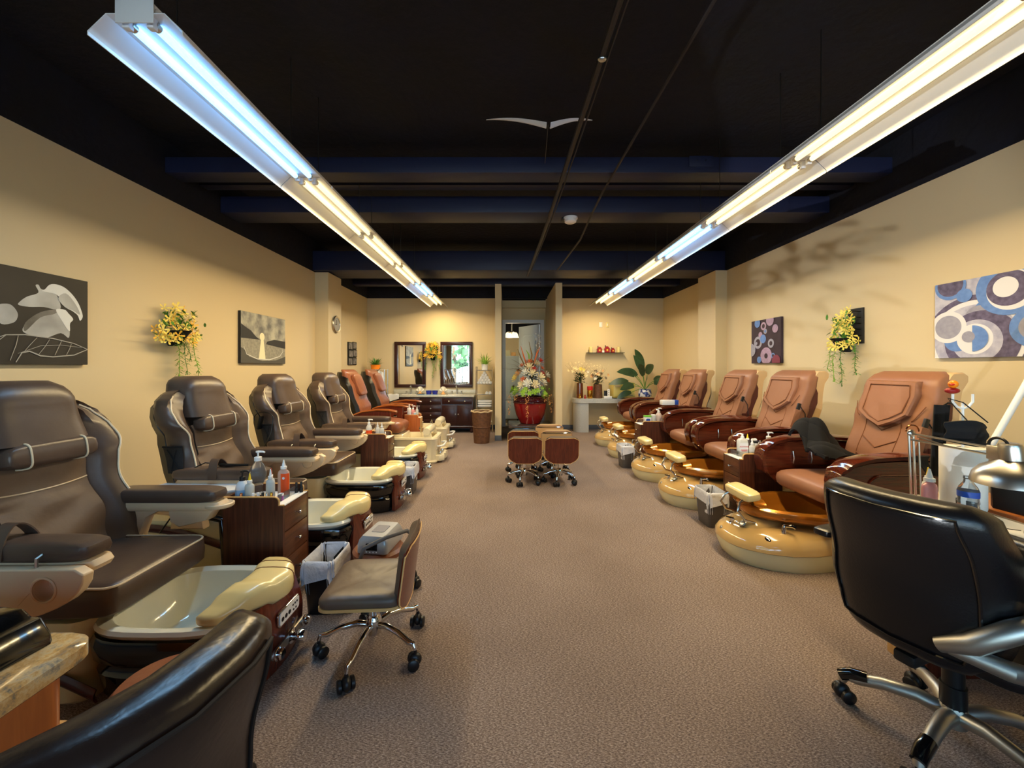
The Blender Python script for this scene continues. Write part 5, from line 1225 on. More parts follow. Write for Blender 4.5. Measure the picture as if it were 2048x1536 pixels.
for x, lab in ((-1.915, 'pink and white fan shaped ornament before the left mirror'), (-1.40, 'pink and white fan shaped ornament before the right mirror')):
    o = thing('ornament', lab, 'ornament', (x, 8.70, ZV))
    MB().lathe([(.045, 0), (.05, .01), (.025, .03), (.02, .06)], 16).build('stand', 'petal_peach', o)
    MB().sheet(lambda u, q: ((.02+.055*u)*math.cos(R(20+140*q))*1.2, .015*math.sin(5*q*PI), .05+(.02+.10*u)*math.sin(R(20+140*q))), 4, 16, .006).build('fan', 'petal_white', o)
for x, lab in ((-1.70, 'left one of two cobalt blue glass bowls on the vanity'), (-1.565, 'right one of two cobalt blue glass bowls on the vanity')):
    tag(MB().lathe([(.035, 0), (.05, .005), (.062, .05), (.066, .085), (.06, .085), (.055, .05), (.03, .012)], 20, (x, 8.60, ZV)).build('glass_bowl', 'blue_glass'), lab, 'bowl', 'blue glass bowls on the vanity')
tag(MB().box(-1.93, -1.80, 8.52, 8.64, ZV, ZV+.018, .004).build('tray', 'black_plastic'), 'small black tray beside the blue bowls on the vanity', 'tray')
tag(MB().box(-1.92, -1.46, 8.36, 8.50, ZV, ZV+.004, .001).build('cloth_mat', 'label_lblue'), 'pale blue mat on the vanity counter before the blue bowls', 'mat')
tag(MB().sheet(lambda u, q: (-2.54+.26*u, 8.305+.01*math.sin(5*u)+.25*max(0, q-.35), ZV+.016+.01*math.sin(6*u+4*q)**2 if q > .35 else ZV+.01-.16*(1-q/.35)*(1-.5*u)), 14, 14, .004).build('white_towel', 'white_cloth'), 'white towel draped over the left end of the vanity', 'towel')

# chrome towel shelf and hamper
t = thing('towel_shelf', 'slim chrome ladder shelf with rolled white towels beside the vanity', 'shelf', (-.47, 8.56, 0))
for x in (-.175, .175):
    for y in (-.14, .14): MB().tube([(x, y, 0), (x, y, 1.42)], .011, 8).build('upright', 'chrome_soft', t)
SH = [.22, .545, .815, 1.04, 1.335]
for z in SH:
    MB().box(-.17, .17, -.135, .135, z-.006, z, .001).build('shelf', 'white_enamel', t)
    MB().tube([(-.175, -.145, z+.004), (.175, -.145, z+.004)], .006, 6).build('shelf_rail', 'chrome_soft', t)
n = 0
tw = None
for row, k in enumerate((5, 4, 3, 2, 1)):
    for i in range(k):
        loc_ = (-.47+(i-(k-1)/2)*.064, 8.56, 1.0415+.031+row*.054)
        if tw is None:
            tw = MB().tube([(0, -.11, 0), (0, -.105, 0), (0, .105, 0), (0, .11, 0)], [.024, .031, .031, .024], 14).build('rolled_towel', 'white_cloth')
            o = tw; MB().tube([(.018*q*math.cos(9*q)*1.3, -.1115, .018*q*math.sin(9*q)*1.3) for q in frange(.1, 1, 14)], .0015, 4).build('roll_end', 'ink_grey', tw)
        else: o = copy_tree(tw)
        o.location = loc_
        tag(o, 'small rolled white towel in the pyramid on the chrome shelf', 'towel', 'rolled towels stacked in a pyramid')
for i, (x, lab) in enumerate(((.05, 'left one of two lone rolled towels on the middle chrome shelf'), (.12, 'right one of two lone rolled towels on the middle chrome shelf'))):
    o = copy_tree(tw); o.location = (-.47+x, 8.56, .815+.0325); tag(o, lab, 'towel', 'lone rolled towels')
for i in range(3):
    tag(MB().pillow(-.63+.004*i, -.31+.004*i, 8.44, 8.68, .5475+i*.048, .593+i*.048, .5, .25, 24, 8).build('folded_towel', 'white_cloth'), ['lowest folded white towel on the lower chrome shelf', 'middle folded white towel on the lower chrome shelf', 'topmost folded white towel on the lower chrome shelf'][i], 'towel', 'folded towels on the lower shelf')
def spiky(loc, label, pot, pr, r, L_, seed, m='leaf_bright', n=60):
    rg = random.Random(seed); t = thing('potted_plant', label, 'plant', loc)
    MB().lathe([(pr*.8, 0), (pr*.85, .004), (pr, r*1.0), (pr*1.06, r), (pr*.96, r), (pr*.9, r*.85), (0, r*.84)], 24).build('pot', pot, t)
    f = MB()
    for k in range(n):
        a = rg.uniform(0, 2*PI); e = rg.uniform(.35, 1.45)
        blade(f, (pr*.4*math.cos(a), pr*.4*math.sin(a), r*.85), (math.cos(a)*math.cos(e), math.sin(a)*math.cos(e), math.sin(e)), L_*rg.uniform(.6, 1.1), .016, rg.uniform(.2, .55), 6)
    f.build('leaves', m, t, smooth=0); return t
spiky((-.465, 8.56, 1.3355), 'grassy plant in a white pot on top of the chrome shelf', 'white_plastic', .075, .14, .27, 3)
t = thing('hamper', 'tall brown wicker hamper with pale rim left of the partition', 'hamper', (-.455, 7.28, 0))
n_ = 40
def wick(z, r, k): return [((r+.004*math.sin(10*a+k*PI))*math.cos(a), (r+.004*math.sin(10*a+k*PI))*math.sin(a), z) for a in [2*PI*j/n_ for j in range(n_)]]
MB().rings([wick(.58*i/46, .142+.045*(i/46), i % 2)+[] for i in range(47)]+[wick(.58, .175, 0), wick(.05, .135, 0)]).build('woven_body', 'wicker', t)
MB().tube([(.192*math.cos(a), .192*math.sin(a), .585+.006*math.sin(9*a)) for a in [2*PI*j/36 for j in range(36)]], .014, 8, loop=True).build('rim', 'wicker_pale', t)
MB().tube([(.168*math.cos(a), .168*math.sin(a), .30) for a in [2*PI*j/36 for j in range(36)]], .010, 8, loop=True).build('middle_band', 'wicker', t)
# rack with plant and hung clothes behind the far left chair
t = thing('garment_rack', 'chrome rack with hung white and black clothes in the far left corner', 'rack', (-2.86, 8.55, 0))
for x in (-.17, .23):
    for y in (-.12, .12): MB().tube([(x, y, 0), (x, y, 1.36)], .011, 8).build('upright', 'chrome_soft', t)
for z in (.3, .75, 1.36): MB().box(-.18, .24, -.13, .13, z-.006, z, .001).build('shelf', 'white_enamel', t)
cl = thing('white_shirt', 'white shirt hanging from the rack behind the farthest reddish chair', 'shirt', (-2.71, 8.36, 1.0))
MB().sheet(lambda u, q: ((u-.5)*.26*(.55+.6*q)+.012*math.sin(9*u), .012*math.sin(14*u+3*q), .34-.62*q-.10*abs(u-.5)), 16, 12, .004).build('cloth', 'white_cloth', cl)
MB().tube([(-.1, -.004, .30), (-.02, -.004, .345), (0, -.004, .37), (.0, .02, .385), (.0, .045, .378)], .005, 6).build('hanger', 'black_plastic', cl)
tag(MB().sheet(lambda u, q: (-2.98+.14*(u-.5)*(.8+.5*q), 8.40+.012*math.sin(12*u), 1.34-.40*q-.06*abs(u-.5)), 12, 10, .004).build('hanging_cloth', 'white_cloth'), 'white cloth hanging at the left end of the corner rack', 'cloth')
spiky((-2.86, 8.55, 1.3605), 'bushy green plant in a yellow pot on the corner rack', 'orange', .105, .10, .19, 8, 'leaf_green', 90)

# ---------------------------------------------------------------- flower urn between the partitions
t = thing('plinth', 'low dark stone plinth under the red flower pot', 'plinth', (.45, 7.66, 0))
MB().box(-.345, .40, -.25, .38, 0, .255, .004).build('body', 'black_gloss', t); MB().box(-.40, .44, -.32, .43, .256, .30, .006).build('top_slab', 'dark_stone', t)
u = thing('flower_urn', 'large glossy red pot of mixed flowers between the partitions', 'flower arrangement', (.48, 7.73, .3005))
MB().lathe([(.16, 0), (.20, .01), (.285, .18), (.325, .36), (.33, .40)], 40).build('pot', 'red_glaze', u)
MB().lathe([(.331, .40), (.348, .41), (.345, .425), (.331, .43), (.335, .445), (.345, .455), (.335, .47), (.325, .475), (.325, .50), (.345, .52), (.33, .535), (.29, .53), (.28, .48), (0, .47)], 40).build('pot_rim', 'red_glaze_dark', u)
rg = random.Random(21)
lf = MB(); lb = MB()
for k in range(420):
    a = rg.uniform(0, 2*PI); z = rg.uniform(.52, 1.25); rr_ = (.33-.27*(z-.52)/.73)*rg.uniform(.3, 1)
    blade(lf if k % 3 else lb, (rr_*math.cos(a)*.7, rr_*math.sin(a)*.7, z), (math.cos(a), math.sin(a), rg.uniform(-.3, .6)), rg.uniform(.07, .15), .035, .3, 3)
lf.build('dark_foliage', 'leaf_dark', u, smooth=0); lb.build('dried_foliage', 'leaf_brown', u, smooth=0)
def fp_(x, z, f=1.0):       # a point on the front of the flower cone, seen from the room
    rr_ = .33-.27*max(0, (z-.52)/.75); y = -math.sqrt(max(.0, rr_*rr_-x*x))*f
    return (x, y, z), Vector((x*1.5, y-.18, .15+.3*(z-.6)))
for x, z, r_, m in [(-.03, 1.10, .075, 'petal_cream'), (.10, 1.16, .075, 'petal_cream'), (.15, .90, .085, 'petal_cream'), (.17, 1.22, .06, 'petal_red'), (.20, .97, .06, 'petal_red'), (-.26, .88, .07, 'petal_yellow'), (-.20, .97, .075, 'petal_peach'), (-.13, .86, .05, 'petal_orange'), (.28, .95, .07, 'petal_white'),
                    (-.02, 1.2, .05, 'petal_orange'), (.2, 1.08, .045, 'petal_orange'), (-.14, 1.13, .05, 'petal_orange'), (-.20, 1.04, .04, 'leaf_plum'), (-.29, .72, .035, 'leaf_plum'),
                    (.02, .98, .07, 'petal_cream'), (-.06, .80, .07, 'petal_white'), (.06, .78, .065, 'petal_cream'), (.22, .80, .065, 'petal_white'), (-.16, .76, .065, 'petal_cream'), (.05, 1.06, .05, 'petal_red'), (-.09, 1.0, .06, 'petal_white'), (.30, .84, .05, 'petal_orange')]:
    p, d = fp_(x, z, 1.2); blossom(u, 'rose', (p[0]*1.1, p[1]-.05, p[2]), d, r_*1.35, m, 7, .45, 3)
for i in range(30):
    x = rg.uniform(-.30, .30); z = rg.uniform(.62, .85) if i < 34 else rg.uniform(.85, 1.1); p, d = fp_(x*(1-.5*(z-.6)), z, 1.05); blossom(u, 'small_blossom', p, d, rg.uniform(.022, .032), ['petal_white', 'petal_cream', 'petal_peach'][i % 3], 5, .3)
for i in range(30):
    a = rg.uniform(-PI, 0)*1.1+.15; rr_ = rg.uniform(.26, .38); z = rg.uniform(.53, .70)
    blossom(u, 'hydrangea', (rr_*math.cos(a), rr_*math.sin(a), z), (math.cos(a), math.sin(a), .5), rg.uniform(.045, .07), 'petal_lime', 6, .4, 2)
for x, y, L_ in ((-.08, -.37, .42), (.40, -.14, .36), (-.42, -.10, .40), (-.30, -.27, .12), (.27, -.29, .14), (.36, -.22, .2)):
    mb = MB(); gv = thing if False else None
    for k in range(int(L_*190)):
        q = k/(L_*190); w_ = .055*(1-q*.75); a = rg.uniform(0, 2*PI); blade(mb, (x+w_*.5*math.cos(a), y+w_*.5*math.sin(a), .58-L_*q), (math.cos(a), math.sin(a), -.3), .03, .022, .3, 2)
    mb.build('hanging_blossoms', 'petal_peach', u, smooth=0)
for i, (x, z, l_, m) in enumerate([(-.13, 1.22, .30, 'petal_orange'), (-.19, 1.2, .26, 'twig'), (.03, 1.25, .36, 'twig'), (.13, 1.28, .22, 'petal_orange'), (-.03, 1.25, .2, 'leaf_bright')]):
    mb = MB(); mb.tube([(x*.4, -.05, z-.15), (x, -.06, z+.1), (x-.06 if x < .1 else x+.06, -.07, z+l_)], [.012, .016, .004], 6); mb.build('plume', m, u)
tw_ = MB()
for k in range(26):
    a = rg.uniform(-.2, PI+.2); L_ = rg.uniform(.25, .5); b = rg.uniform(-.5, .5)
    tw_.tube([(.1*math.cos(a), b*.1, 1.0), (.1*math.cos(a)+L_*.55*math.cos(a), b*.3, 1.05+L_*.5*abs(math.sin(a))), (.1*math.cos(a)+L_*math.cos(a), b*.5, 1.05+L_*.85*abs(math.sin(a))-.03)], [.003, .002, .001], 4)
tw_.build('dry_twigs', 'twig', u)
sp = MB()
for k in range(16): sp.tube([(.08+.012*math.sin(k), -.05, 1.2), (.16+.02*math.sin(k*2.1), -.06, 1.35+.035*k*.6), (.15+.05*math.sin(k*1.3), -.06, 1.45+.024*k)], [.002, .0015, .001], 4)
sp.build('fine_stems', 'twig', u)
for k in range(14): MB().ball((.15+.05*math.sin(k*1.3), -.062, 1.45+.024*k), .010, 8, 5).build('white_berry', 'petal_white', u)

# ---------------------------------------------------------------- back room seen through the door
t = thing('refrigerator', 'tall pale grey refrigerator in the back room', 'refrigerator', (.08, 10.4, 0))
MB().box(-.30, .26, -.28, .32, .06, 1.70, .012).build('cabinet', 'fridge', t); MB().box(-.30, .26, -.33, -.285, .56, 1.70, .01).build('door', 'fridge', t); MB().box(-.30, .26, -.33, -.285, .08, .55, .01).build('door', 'fridge', t)
for x in (-.27, .23): MB().box(x-.02, x+.02, -.25, -.2, 0, .06).build('foot', 'black_plastic', t)
tag(MB().box(-.02, .10, 10.22, 10.34, 1.7005, 1.85, .004).build('cardboard_box', 'petal_cream'), 'cream carton on top of the back room refrigerator', 'box')
tag(MB().lathe([(.05, 1.7005), (.06, 1.71), (.06, 1.79), (.05, 1.80), (0, 1.8)], 16, (.20, 10.28, 0)).build('jar', 'petal_peach'), 'round jar beside the carton on the refrigerator', 'jar')
t = thing('pendant_light', 'ceiling lamp with lit tulip glass shades in the back room', 'ceiling light', (.16, 10.9, 2.36))
MB().lathe([(.06, .0), (.07, .02), (.02, .05), (.015, .74)], 14, (0, 0, 0)).build('stem', 'brushed', t)
for k in range(4):
    a = 2*PI*k/4+.4; x, y = .13*math.cos(a), .13*math.sin(a)
    sh_ = MB().lathe([(.02, .02), (.05, -.02), (.065, -.08), (.085, -.12)], 16, (x, y, 0)).build('glass_shade', 'glow_shade', t); MB().tube([(0, 0, .03), (x, y, .03)], .008, 6).build('lamp_arm', 'brushed', t)
pl2 = bpy.data.lights.new('pendant_glow', 'POINT'); pl2.energy = 14; pl2.color = (1, .82, .55); pl2.shadow_soft_size = .12
plo = bpy.data.objects.new('pendant_glow', pl2); C.objects.link(plo); plo.parent = t; plo.location = (0, 0, -.2)

# ---------------------------------------------------------------- terrazzo counter on the back right
t = thing('stone_counter', 'grey speckled counter with rounded end on a column at the back right', 'counter', (1.5, 8.5, 0))
MB().rings([[(x, y, z) for x, y in [(1.55, -.12), (1.55, .33)]+[(.13+.225*math.cos(R(a))*.8, .105+.225*math.sin(R(a))) for a in range(90, 271, 15)]] for z in (.635, .728)]).build('counter_top', 'terrazzo', t)
MB().rings([[(x, y, z) for x, y in [(.28, -.10), (.28, .30)]+[(.13+.2*math.cos(R(a))*.75, .10+.2*math.sin(R(a))) for a in range(90, 271, 15)]] for z in (0, .635)]).build('column', 'terrazzo', t)
MB().box(1.40, 1.55, -.10, .30, 0, .635).build('end_support', 'terrazzo', t)
ZT = .7285
def vase_flowers(loc, label, vm, r, h, seed, cols, spread, hh, leafm='leaf_dark', nb=14):
    rg = random.Random(seed); t = thing('flower_vase', label, 'vase', loc)
    MB().lathe([(r*.85, 0), (r, .01), (r*.95, h*.5), (r*.9, h), (r*.8, h), (r*.8, h*.1)], 24).build('vase', vm, t)
    f = MB(); s_ = MB()
    for k in range(90):
        a = rg.uniform(0, 2*PI); e = rg.uniform(-.3, 1.1); q = rg.uniform(0, .6)
        blade(f, (q*spread*math.cos(a)*.6, q*spread*math.sin(a)*.4, h+rg.uniform(0, hh*.5)), (math.cos(a)*math.cos(e), math.sin(a)*math.cos(e), math.sin(e)), rg.uniform(.06, .12), .035, .35, 3)
    f.build('foliage', leafm, t, smooth=0)
    for k in range(16):
        a = rg.uniform(0, 2*PI); q = spread*rg.uniform(.3, 1.15)
        s_.tube([(0, 0, h*.9), (q*.5*math.cos(a), q*.4*math.sin(a), h+hh*.6), (q*math.cos(a), q*.5*math.sin(a), h+hh*rg.uniform(.7, 1.15))], [.003, .0025, .001], 4)
    s_.build('stems', 'twig', t)
    for k in range(nb):
        a = rg.uniform(-PI, PI); q = spread*rg.uniform(.1, .9); z = h+hh*rg.uniform(.3, .85)
        blossom(t, 'blossom', (q*math.cos(a), -abs(q*math.sin(a))*.5-.03, z), (math.cos(a)*.6, -1, .4), rg.uniform(.03, .055), cols[k % len(cols)], 6, .4, 2)
    for k in range(22):
        a = rg.uniform(0, 2*PI); q = spread*rg.uniform(.5, 1.15); z = h+hh*rg.uniform(.75, 1.2)
        blossom(t, 'small_blossom', (q*math.cos(a), q*math.sin(a)*.4, z), (math.cos(a), -.5, .6), .018, 'petal_cream', 5, .3)
    return t
vase_flowers((1.62, 8.56, ZT), 'amber glass vase of cream roses on the stone counter', 'amber_glass', .075, .33, 31, ['petal_cream', 'petal_cream', 'petal_yellow'], .30, .42, nb=12)
vase_flowers((2.02, 8.58, ZT), 'woven brown vase of pale lilies right of the amber vase', 'wicker', .10, .30, 37, ['petal_white', 'petal_cream', 'leaf_plum', 'petal_peach'], .26, .36, nb=16)
t = thing('candle_jar', 'tall red and gold candle jar between the two vases', 'candle', (1.83, 8.50, ZT)); MB().lathe([(.055, 0), (.058, .005), (.058, .17), (.055, .18), (0, .18)], 20).build('jar_body', 'gold', t); MB().lathe([(.06, .18), (.062, .19), (.062, .26), (.05, .265), (0, .262)], 20).build('wax_top', 'red', t)
t = thing('ornament', 'tiny red figurine at the left end of the stone counter', 'ornament', (1.71, 8.43, ZT)); MB().lathe([(.025, 0), (.03, .01), (.022, .04), (.012, .055), (.018, .07), (.0, .085)], 14).build('figure', 'cherry_red', t)
t = thing('ornament', 'small amber bear shaped figure before the amber vase', 'ornament', (1.60, 8.43, ZT)); MB().lathe([(.025, 0), (.032, .02), (.026, .05), (.016, .06), (.02, .075), (.012, .095), (0, .10)], 14).build('figure', 'gold', t)
t = thing('counter_photo_frame', 'small black and white photo frame on the stone counter', 'photo frame', (2.20, 8.47, ZT)); MB().box(-.075, .0, -.01, .01, 0, .17, .003).build('black_half', 'black_plastic', t); MB().box(.001, .055, -.01, .01, .03, .20, .003).build('white_half', 'white_plastic', t)  # a small photo frame standing on the counter, half black, half white
for z in (.07, .12, .16): MB().box(.02, .036, -.0115, -.0102, z, z+.016).build('print', 'ink_black', t)
tag(MB().box(2.11, 2.28, 8.385, 8.45, ZT, ZT+.055, .004).build('tissue_box', 'white_plastic'), 'small white box before the photo frame', 'box')
t = thing('towel_warmer', 'pale yellow towel warmer cabinet on the stone counter', 'towel warmer', (2.54, 8.55, ZT))
MB().box(-.235, .235, -.16, .2, .02, .345, .012).build('cabinet', 'warmer_yellow', t); d_ = MB().box(-.235, .225, -.185, -.162, .045, .335, .012).build('door', 'warmer_yellow', t); MB().pillow(-.205, -.08, -.20, -.185, .255, .295, .6, .6, 20, 8).build('handle', 'petal_cream', d_)
for x in (-.17, .17): MB().box(x-.03, x+.03, -.12, .15, 0, .02).build('foot', 'black_plastic', t)
MB().box(.05, .18, -.1865, -.1852, .07, .082).build('name_strip', 'ink_grey', d_)
tag(MB().pillow(2.36, 2.66, 8.45, 8.68, ZT+.3455, ZT+.375, .5, .25, 24, 8).build('folded_cloth', 'blue_cloth'), 'folded blue cloth on top of the towel warmer', 'cloth')
# floating shelf
t = thing('wall_shelf', 'thin floating glass shelf on the back right wall', 'shelf', (2.23, YB, 1.735)); MB().box(-.42, .42, -.16, -.002, -.008, .0, .002).build('board', 'spec_metal', t)
for x in (-.25, .25): MB().tube([(x, -.002, -.012), (x, -.08, -.012)], .006, 6).build('bracket', 'brushed', t)
for x, lab in ((1.905, 'pale pillar candle at the left end of the floating shelf'), (2.53, 'pale pillar candle at the right end of the floating shelf')):
    o = thing('pillar_candle', lab, 'candle', (x, YB-.09, 1.7355)); MB().lathe([(.037, 0), (.038, .004), (.038, .125), (.03, .13), (0, .122)], 18).build('wax', 'candle', o); MB().tube([(0, 0, .122), (.002, 0, .14)], .0015, 4).build('wick', 'ink_black', o)
for x, s_, lab in ((2.10, 1.0, 'dark red house shaped ornament, left on the floating shelf'), (2.27, 1.1, 'dark red teapot shaped house ornament, middle of the floating shelf'), (2.40, .8, 'low dark red ornament, right of the middle house')):
    o = thing('ornament', lab, 'ornament', (x, YB-.08, 1.7355)); MB().prism([(-.05*s_, 0), (.05*s_, 0), (.05*s_, .07*s_), (.065*s_, .065*s_), (.02*s_, .125*s_), (-.01*s_, .13*s_), (-.065*s_, .065*s_), (-.05*s_, .07*s_)], -.035, .035, 'y', bev=.004).build('house', 'cherry_red', o)
    MB().box(-.04*s_, -.025*s_, -.01, .01, .08*s_, .15*s_, .002).build('chimney', 'leaf_plum', o); MB().ball((.0, -.036, .05*s_), (.02*s_, .003, .02*s_), 12, 6).build('window_dot', 'petal_gold', o)
tag(MB().box(2.155, 2.20, YB-.13, YB-.115, 1.7355, 1.78, .002).build('name_card', 'white_plastic'), 'small white card between the shelf ornaments', 'card')
for x, lab in ((2.15, 'white switch plate above the floating shelf, left one'), (2.30, 'white switch plate above the floating shelf, right one')):
    o = thing('wall_switch', lab, 'switch', (x, YB, 2.37)); MB().box(-.035, .035, -.008, -.001, -.058, .058, .003).build('plate', 'white_plastic' if x < 2.2 else 'candle', o); MB().box(-.012, .012, -.013, -.0081, -.025, .025, .002).build('rocker', 'white_plastic', o)
# big leafy plant in a china pot
t = thing('potted_plant', 'large dark leaved plant in a blue and white pot by the counter', 'plant', (2.92, 8.20, .0)); rg = random.Random(4)
MB().lathe([(.09, .0), (.11, .01), (.03, .05), (.03, .62), (.11, .70), (.11, .72), (0, .72)], 20).build('stand', 'cherry', t)
MB().lathe([(.08, .721), (.12, .76), (.14, .85), (.12, .93), (.13, .95), (.115, .95), (.1, .92), (0, .91)], 28).build('pot', 'china_blue', t)
sm = MB()
for a, e, L_, w_ in [(200, 50, .52, .17), (170, 25, .5, .16), (150, 60, .45, .16), (215, 15, .46, .16), (60, 62, .5, .16), (20, 40, .4, .15), (100, 75, .62, .17), (185, -10, .4, .13), (240, 70, .42, .16), (300, 30, .4, .15), (130, 80, .5, .17), (260, 40, .38, .15)]:
    a, e = R(a), R(e); d = Vector((math.cos(a)*math.cos(e), math.sin(a)*math.cos(e)*.7, math.sin(e)))
    b = Vector((0, 0, .93)); m_ = b+d*L_*.75; sm.tube([b, b+d*L_*.4+Vector((0, 0, .03)), m_], .006, 6)
    lf = MB(); blade(lf, m_, (d.x, d.y, d.z*.5), L_*.85, w_*1.05, .4, 8, None, (.15, -1, .45)); lf.build('leaf', 'leaf_dark', t, smooth=60)
sm.build('stalks', 'leaf_green', t)
# tall potted plant by the shop window (seen in the right mirror)
t = thing('potted_plant', 'tree like plant in a dark pot by the shop window, seen in the mirror', 'plant', (-2.25, -2.3, 0)); rg = random.Random(6)
MB().lathe([(.18, 0), (.2, .01), (.27, .42), (.29, .45), (.26, .45), (.25, .38), (0, .37)], 28).build('pot', 'ink_black', t); MB().tube([(0, 0, .37), (.03, .02, .9), (.0, .0, 1.5)], [.03, .024, .015], 8).build('trunk', 'twig', t)
f = MB()
for k in range(120):
    a, b, q = rg.uniform(0, 2*PI), rg.uniform(-1, 1), rg.uniform(.1, .58)
    p = (q*math.cos(a)*1.1, q*math.sin(a)*.8, 1.5+q*b*.75); blade(f, p, (math.cos(a), math.sin(a), rg.uniform(-.3, .5)), .16, .07, .4, 4)
f.build('leaves', 'leaf_dark', t, smooth=0)
t = Canvas('canvas_picture', 'blue framed picture behind the camera near the shop window', (XL, -.6, 1.45), 0, .7, .7, 'photo_blue')

# ---------------------------------------------------------------- things on the right nail table
ZN = .7608
tag(MB().box(1.80, 2.10, 1.20, 1.70, ZN, ZN+.002).build('paper_towel', 'paper'), 'white paper towel laid flat on the right nail table', 'paper towel')
ZP = ZN+.003
t = thing('desk_lamp', 'silver swing arm desk lamp with metal dome on the right nail table', 'lamp', (1.88, 1.80, ZN))
MB().lathe([(.034, 0), (.034, .012), (.02, .02), (.018, .05)], 18).build('clamp_base', 'gunmetal', t)
for q in (-.009, .011): MB().tube([(q, 0, .03), (q-.012, 0, .335)], .005, 6).build('post_rod', 'brushed', t)
MB().tube([(.03, -.005, .05), (.02, -.005, .30)], .0035, 6).build('spring', 'gunmetal', t)
MB().ball((-.01, 0, .335), (.018, .01, .018), 12, 6).build('elbow', 'brushed', t); MB().tube([(-.01+.03*math.cos(R(a_)), -.005, .345+.03*math.sin(R(a_))) for a_ in range(180, -10, -20)], .003, 5).build('wire_loop', 'copper', t)
for z in (0, -.028): MB().tube([(-.012, 0, .335+z), (-.035, -.315, .335+z)], .0045, 6).build('arm_rod', 'brushed', t)
MB().tube([(-.012, -.03, .325), (-.026, -.19, .305)], .003, 6).build('arm_spring', 'brushed', t)
MB().box(-.006, .006, -.03, .02, -.035, .02, .004, M=T(-.036, -.325, .325)).build('head_bracket', 'brushed', t)
Mh = T(-.012, -.36, .30) @ Matrix.Rotation(R(-6), 4, 'Y')
MB().lathe([(.02, .06), (.028, .057), (.032, .045), (.034, .0), (.05, -.012), (.082, -.03), (.102, -.055), (.111, -.085), (.108, -.085), (.098, -.055), (.07, -.03), (.03, -.01)], 36, M=Mh).build('dome_shade', 'brushed', t)
MB().tube([(-.03, -.335+.03*math.cos(R(a_)), .345+.03*math.sin(R(a_))) for a_ in range(200, -30, -20)], .005, 6).build('cable_loop', 'black_plastic', t)
t = thing('paper_towel_roll', 'white paper towel roll on a holder on the right nail table', 'paper towel roll', (2.055, 1.755, ZN))
MB().lathe([(.07, 0), (.07, .008), (.0, .009)], 24).build('holder_base', 'white_plastic', t)
MB().lathe([(.02, .011), (.071, .011), (.073, .02), (.073, .275), (.071, .282), (.02, .282), (.019, .275), (.019, .02)], 36, cap=False).build('roll', 'paper', t)
MB().tube([(0, 0, .009), (0, 0, .48)], .005, 8).build('rod', 'white_enamel', t)
for s in (-1, 1): MB().tube([(0, 0, .455), (s*.025, 0, .462), (s*.045, 0, .485), (s*.045, 0, .52)], .005, 8).build('hook', 'white_enamel', t)
k_ = thing('rubber_duck', 'small orange duck with red body perched on the towel holder hook', 'toy', (2.008, 1.755, ZN+.521))
MB().ball((0, 0, .014), (.028, .022, .014), 14, 8).build('body', 'cherry_red', k_); MB().ball((.002, -.002, .043), (.018, .017, .018), 14, 8).build('head', 'orange', k_); MB().ball((-.014, -.012, .042), (.010, .008, .005), 10, 6).build('beak', 'red', k_)
m_ = thing('face_mask', 'black cloth masks hanging from the towel holder hooks', 'mask', (1.955, 1.665, ZN+.405))
MB().sheet(lambda u_, q: (-.09+.18*u_, -.01-.035*math.sin(PI*u_)+.006*math.sin(9*q), -.075+.075*q+.03*math.sin(PI*u_)*(q-.3)-.02*u_), 16, 8, .006).build('cloth', 'black_fabric', m_)
MB().tube([(.085, -.015, 0), (.055, .05, .08), (.045, .10, .095), (.03, .06, .06), (.0, -.02, .0)], .0025, 5).build('ear_loop', 'black_fabric', m_)
ap = thing('black_apron', 'black apron with straps hanging behind the paper towel roll', 'apron', (2.085, 1.87, ZN+.2))
MB().sheet(lambda u_, q: (-.03+.05*u_+.02*(1-q)*u_-.02*q, .012*math.sin(10*u_), .26-.34*q), 10, 14, .005).build('cloth', 'black_fabric', ap)
MB().tube([(.02, 0, .26), (-.02, -.05, .275), (-.02, -.08, .268)], .004, 5).build('neck_strap', 'black_fabric', ap)
MB().sheet(lambda u_, q: (-.13+.06*u_+.05*q*(1-u_), -.01+.01*math.sin(7*q), .02-.12*q), 6, 6, .008).build('pocket_flap', 'black_fabric', ap)
t = squeeze((1.862, 1.715, ZN), 'flat bottle of pink liquid with white cap on the right nail table', .038, .135, 'bottle_pink', 'white_plastic', None, .5, R(12))
squeeze((1.948, 1.80, ZN), 'white bottle with yellow nozzle behind the pink liquid bottle', .024, .12, 'bottle_white', 'yellow')
t = canister((1.955, 1.67, ZP), 'small dark bottle with white neck beside the water bottle', .02, .075, 'black_gloss'); MB().lathe([(.018, .076), (.018, .10), (.01, .125), (0, .125)], 14).build('neck', 'bottle_white', t)
t = thing('water_bottle', 'clear plastic water bottle with blue label on the right nail table', 'water bottle', (1.855, 1.565, ZP))
rr_ = [(.028, 0), (.031, .006)]+[(.031-.0022*(i % 2), .012+.0085*i) for i in range(11)]+[(.029, .112), (.031, .12), (.031, .142), (.026, .158), (.014, .178), (.0125, .19)]
MB().lathe(rr_, 28).build('bottle', 'bottle_clear', t); MB().lathe([(.0313, .119), (.0313, .142)], 28, cap=False).build('label', 'label_blue', t); MB().lathe([(.014, .19), (.014, .2), (0, .2)], 16).build('cap', 'bottle_clear', t)
t = thing('nail_lamp', 'black box shaped lamp with handle at the right edge of the nail table', 'nail lamp', (2.345, 1.60, .7758), R(8))
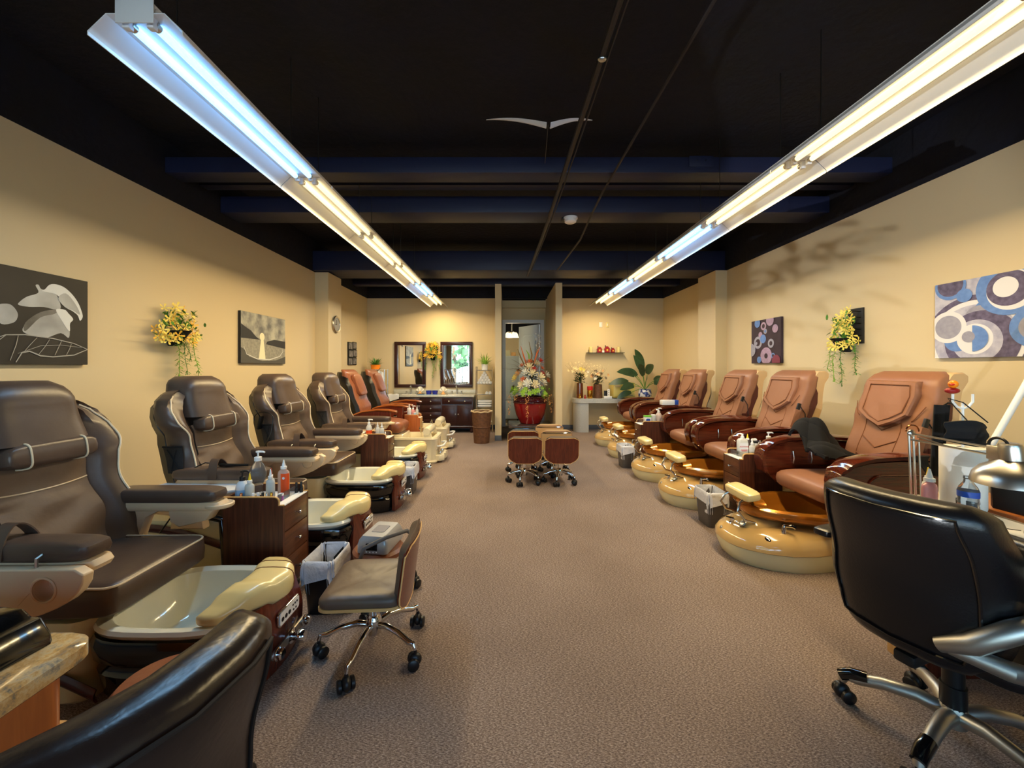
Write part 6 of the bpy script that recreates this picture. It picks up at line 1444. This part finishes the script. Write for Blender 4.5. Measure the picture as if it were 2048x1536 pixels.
MB().prism([(-.16, 0), (.17, 0), (.17, .20), (-.06, .21), (-.13, .17), (-.165, .10)], -.20, .17, 'y', bev=.012).build('housing', 'black_shell', t); MB().tube([(-.155, -.12, .14), (-.185, -.10, .135), (-.185, .07, .135), (-.155, .09, .14)], .006, 8).build('handle', 'chrome', t)
g_ = thing('eyeglasses', 'thin wire eyeglasses lying open on the right nail table', 'glasses', (1.925, 1.42, ZP), R(-20))
for s in (-1, 1): MB().tube([(.02*math.cos(2*PI*j/18)*.4+.0, s*.032+.022*math.cos(2*PI*j/18), .017+.014*math.sin(2*PI*j/18)) for j in range(18)], .0014, 5, loop=True).build('rim', 'spec_metal', g_); MB().tube([(0, s*.056, .02), (-.06, s*.06, .022), (-.11, s*.058, .012)], .0016, 5).build('temple', 'spec_metal', g_)
MB().tube([(0, -.01, .02), (0, 0, .024), (0, .01, .02)], .0016, 5).build('bridge', 'spec_metal', g_)
t = thing('floor_lamp', 'white metal floor lamp pole leaning over at the right edge', 'lamp', (2.52, 2.14, 0)); MB().tube([(0, 0, .02), (.0, 0, .70), (.03, 0, .78), (.30, 0, 1.25), (.58, 0, 1.75)], [.018, .016, .015, .015, .015], 10).build('pole', 'white_enamel', t); MB().lathe([(.11, 0), (.11, .02), (.02, .03)], 20).build('base', 'white_enamel', t)
def jk(u_, q):
    x = 2.34+.29*u_; d_ = ((u_-.42)/.5)**2
    h = .27*math.exp(-((q-.10)/.30)**2)*(1-.5*d_)+.09*math.exp(-((q-.7)/.25)**2)*(1-.6*d_)
    f_ = abs(math.sin(6*u_+3.1*q+1.2*math.sin(4*q)))**.6*.030+abs(math.sin(11*q-7*u_+.5))**.6*.024
    return (x+.02*math.sin(7*q), 3.205-.32*q+.012*math.sin(9*u_), .665+max(.0, h)+f_)
tag(MB().sheet(jk, 60, 60, .02).build('black_jacket', 'black_fabric', smooth=80), 'crumpled black jacket lying on the seat of the nearest tan chair', 'jacket')
# box of gloves on the arm of the far right chair
t = thing('glove_box', 'blue and white box lying on the arm of a far tan chair', 'box', (2.42, 5.802, .847), R(6)); MB().box(-.12, .13, -.045, .045, 0, .07, .003).build('carton', 'white_plastic', t); MB().box(.07, .131, -.046, .046, -.0, .071, .003).build('blue_end', 'label_blue', t)
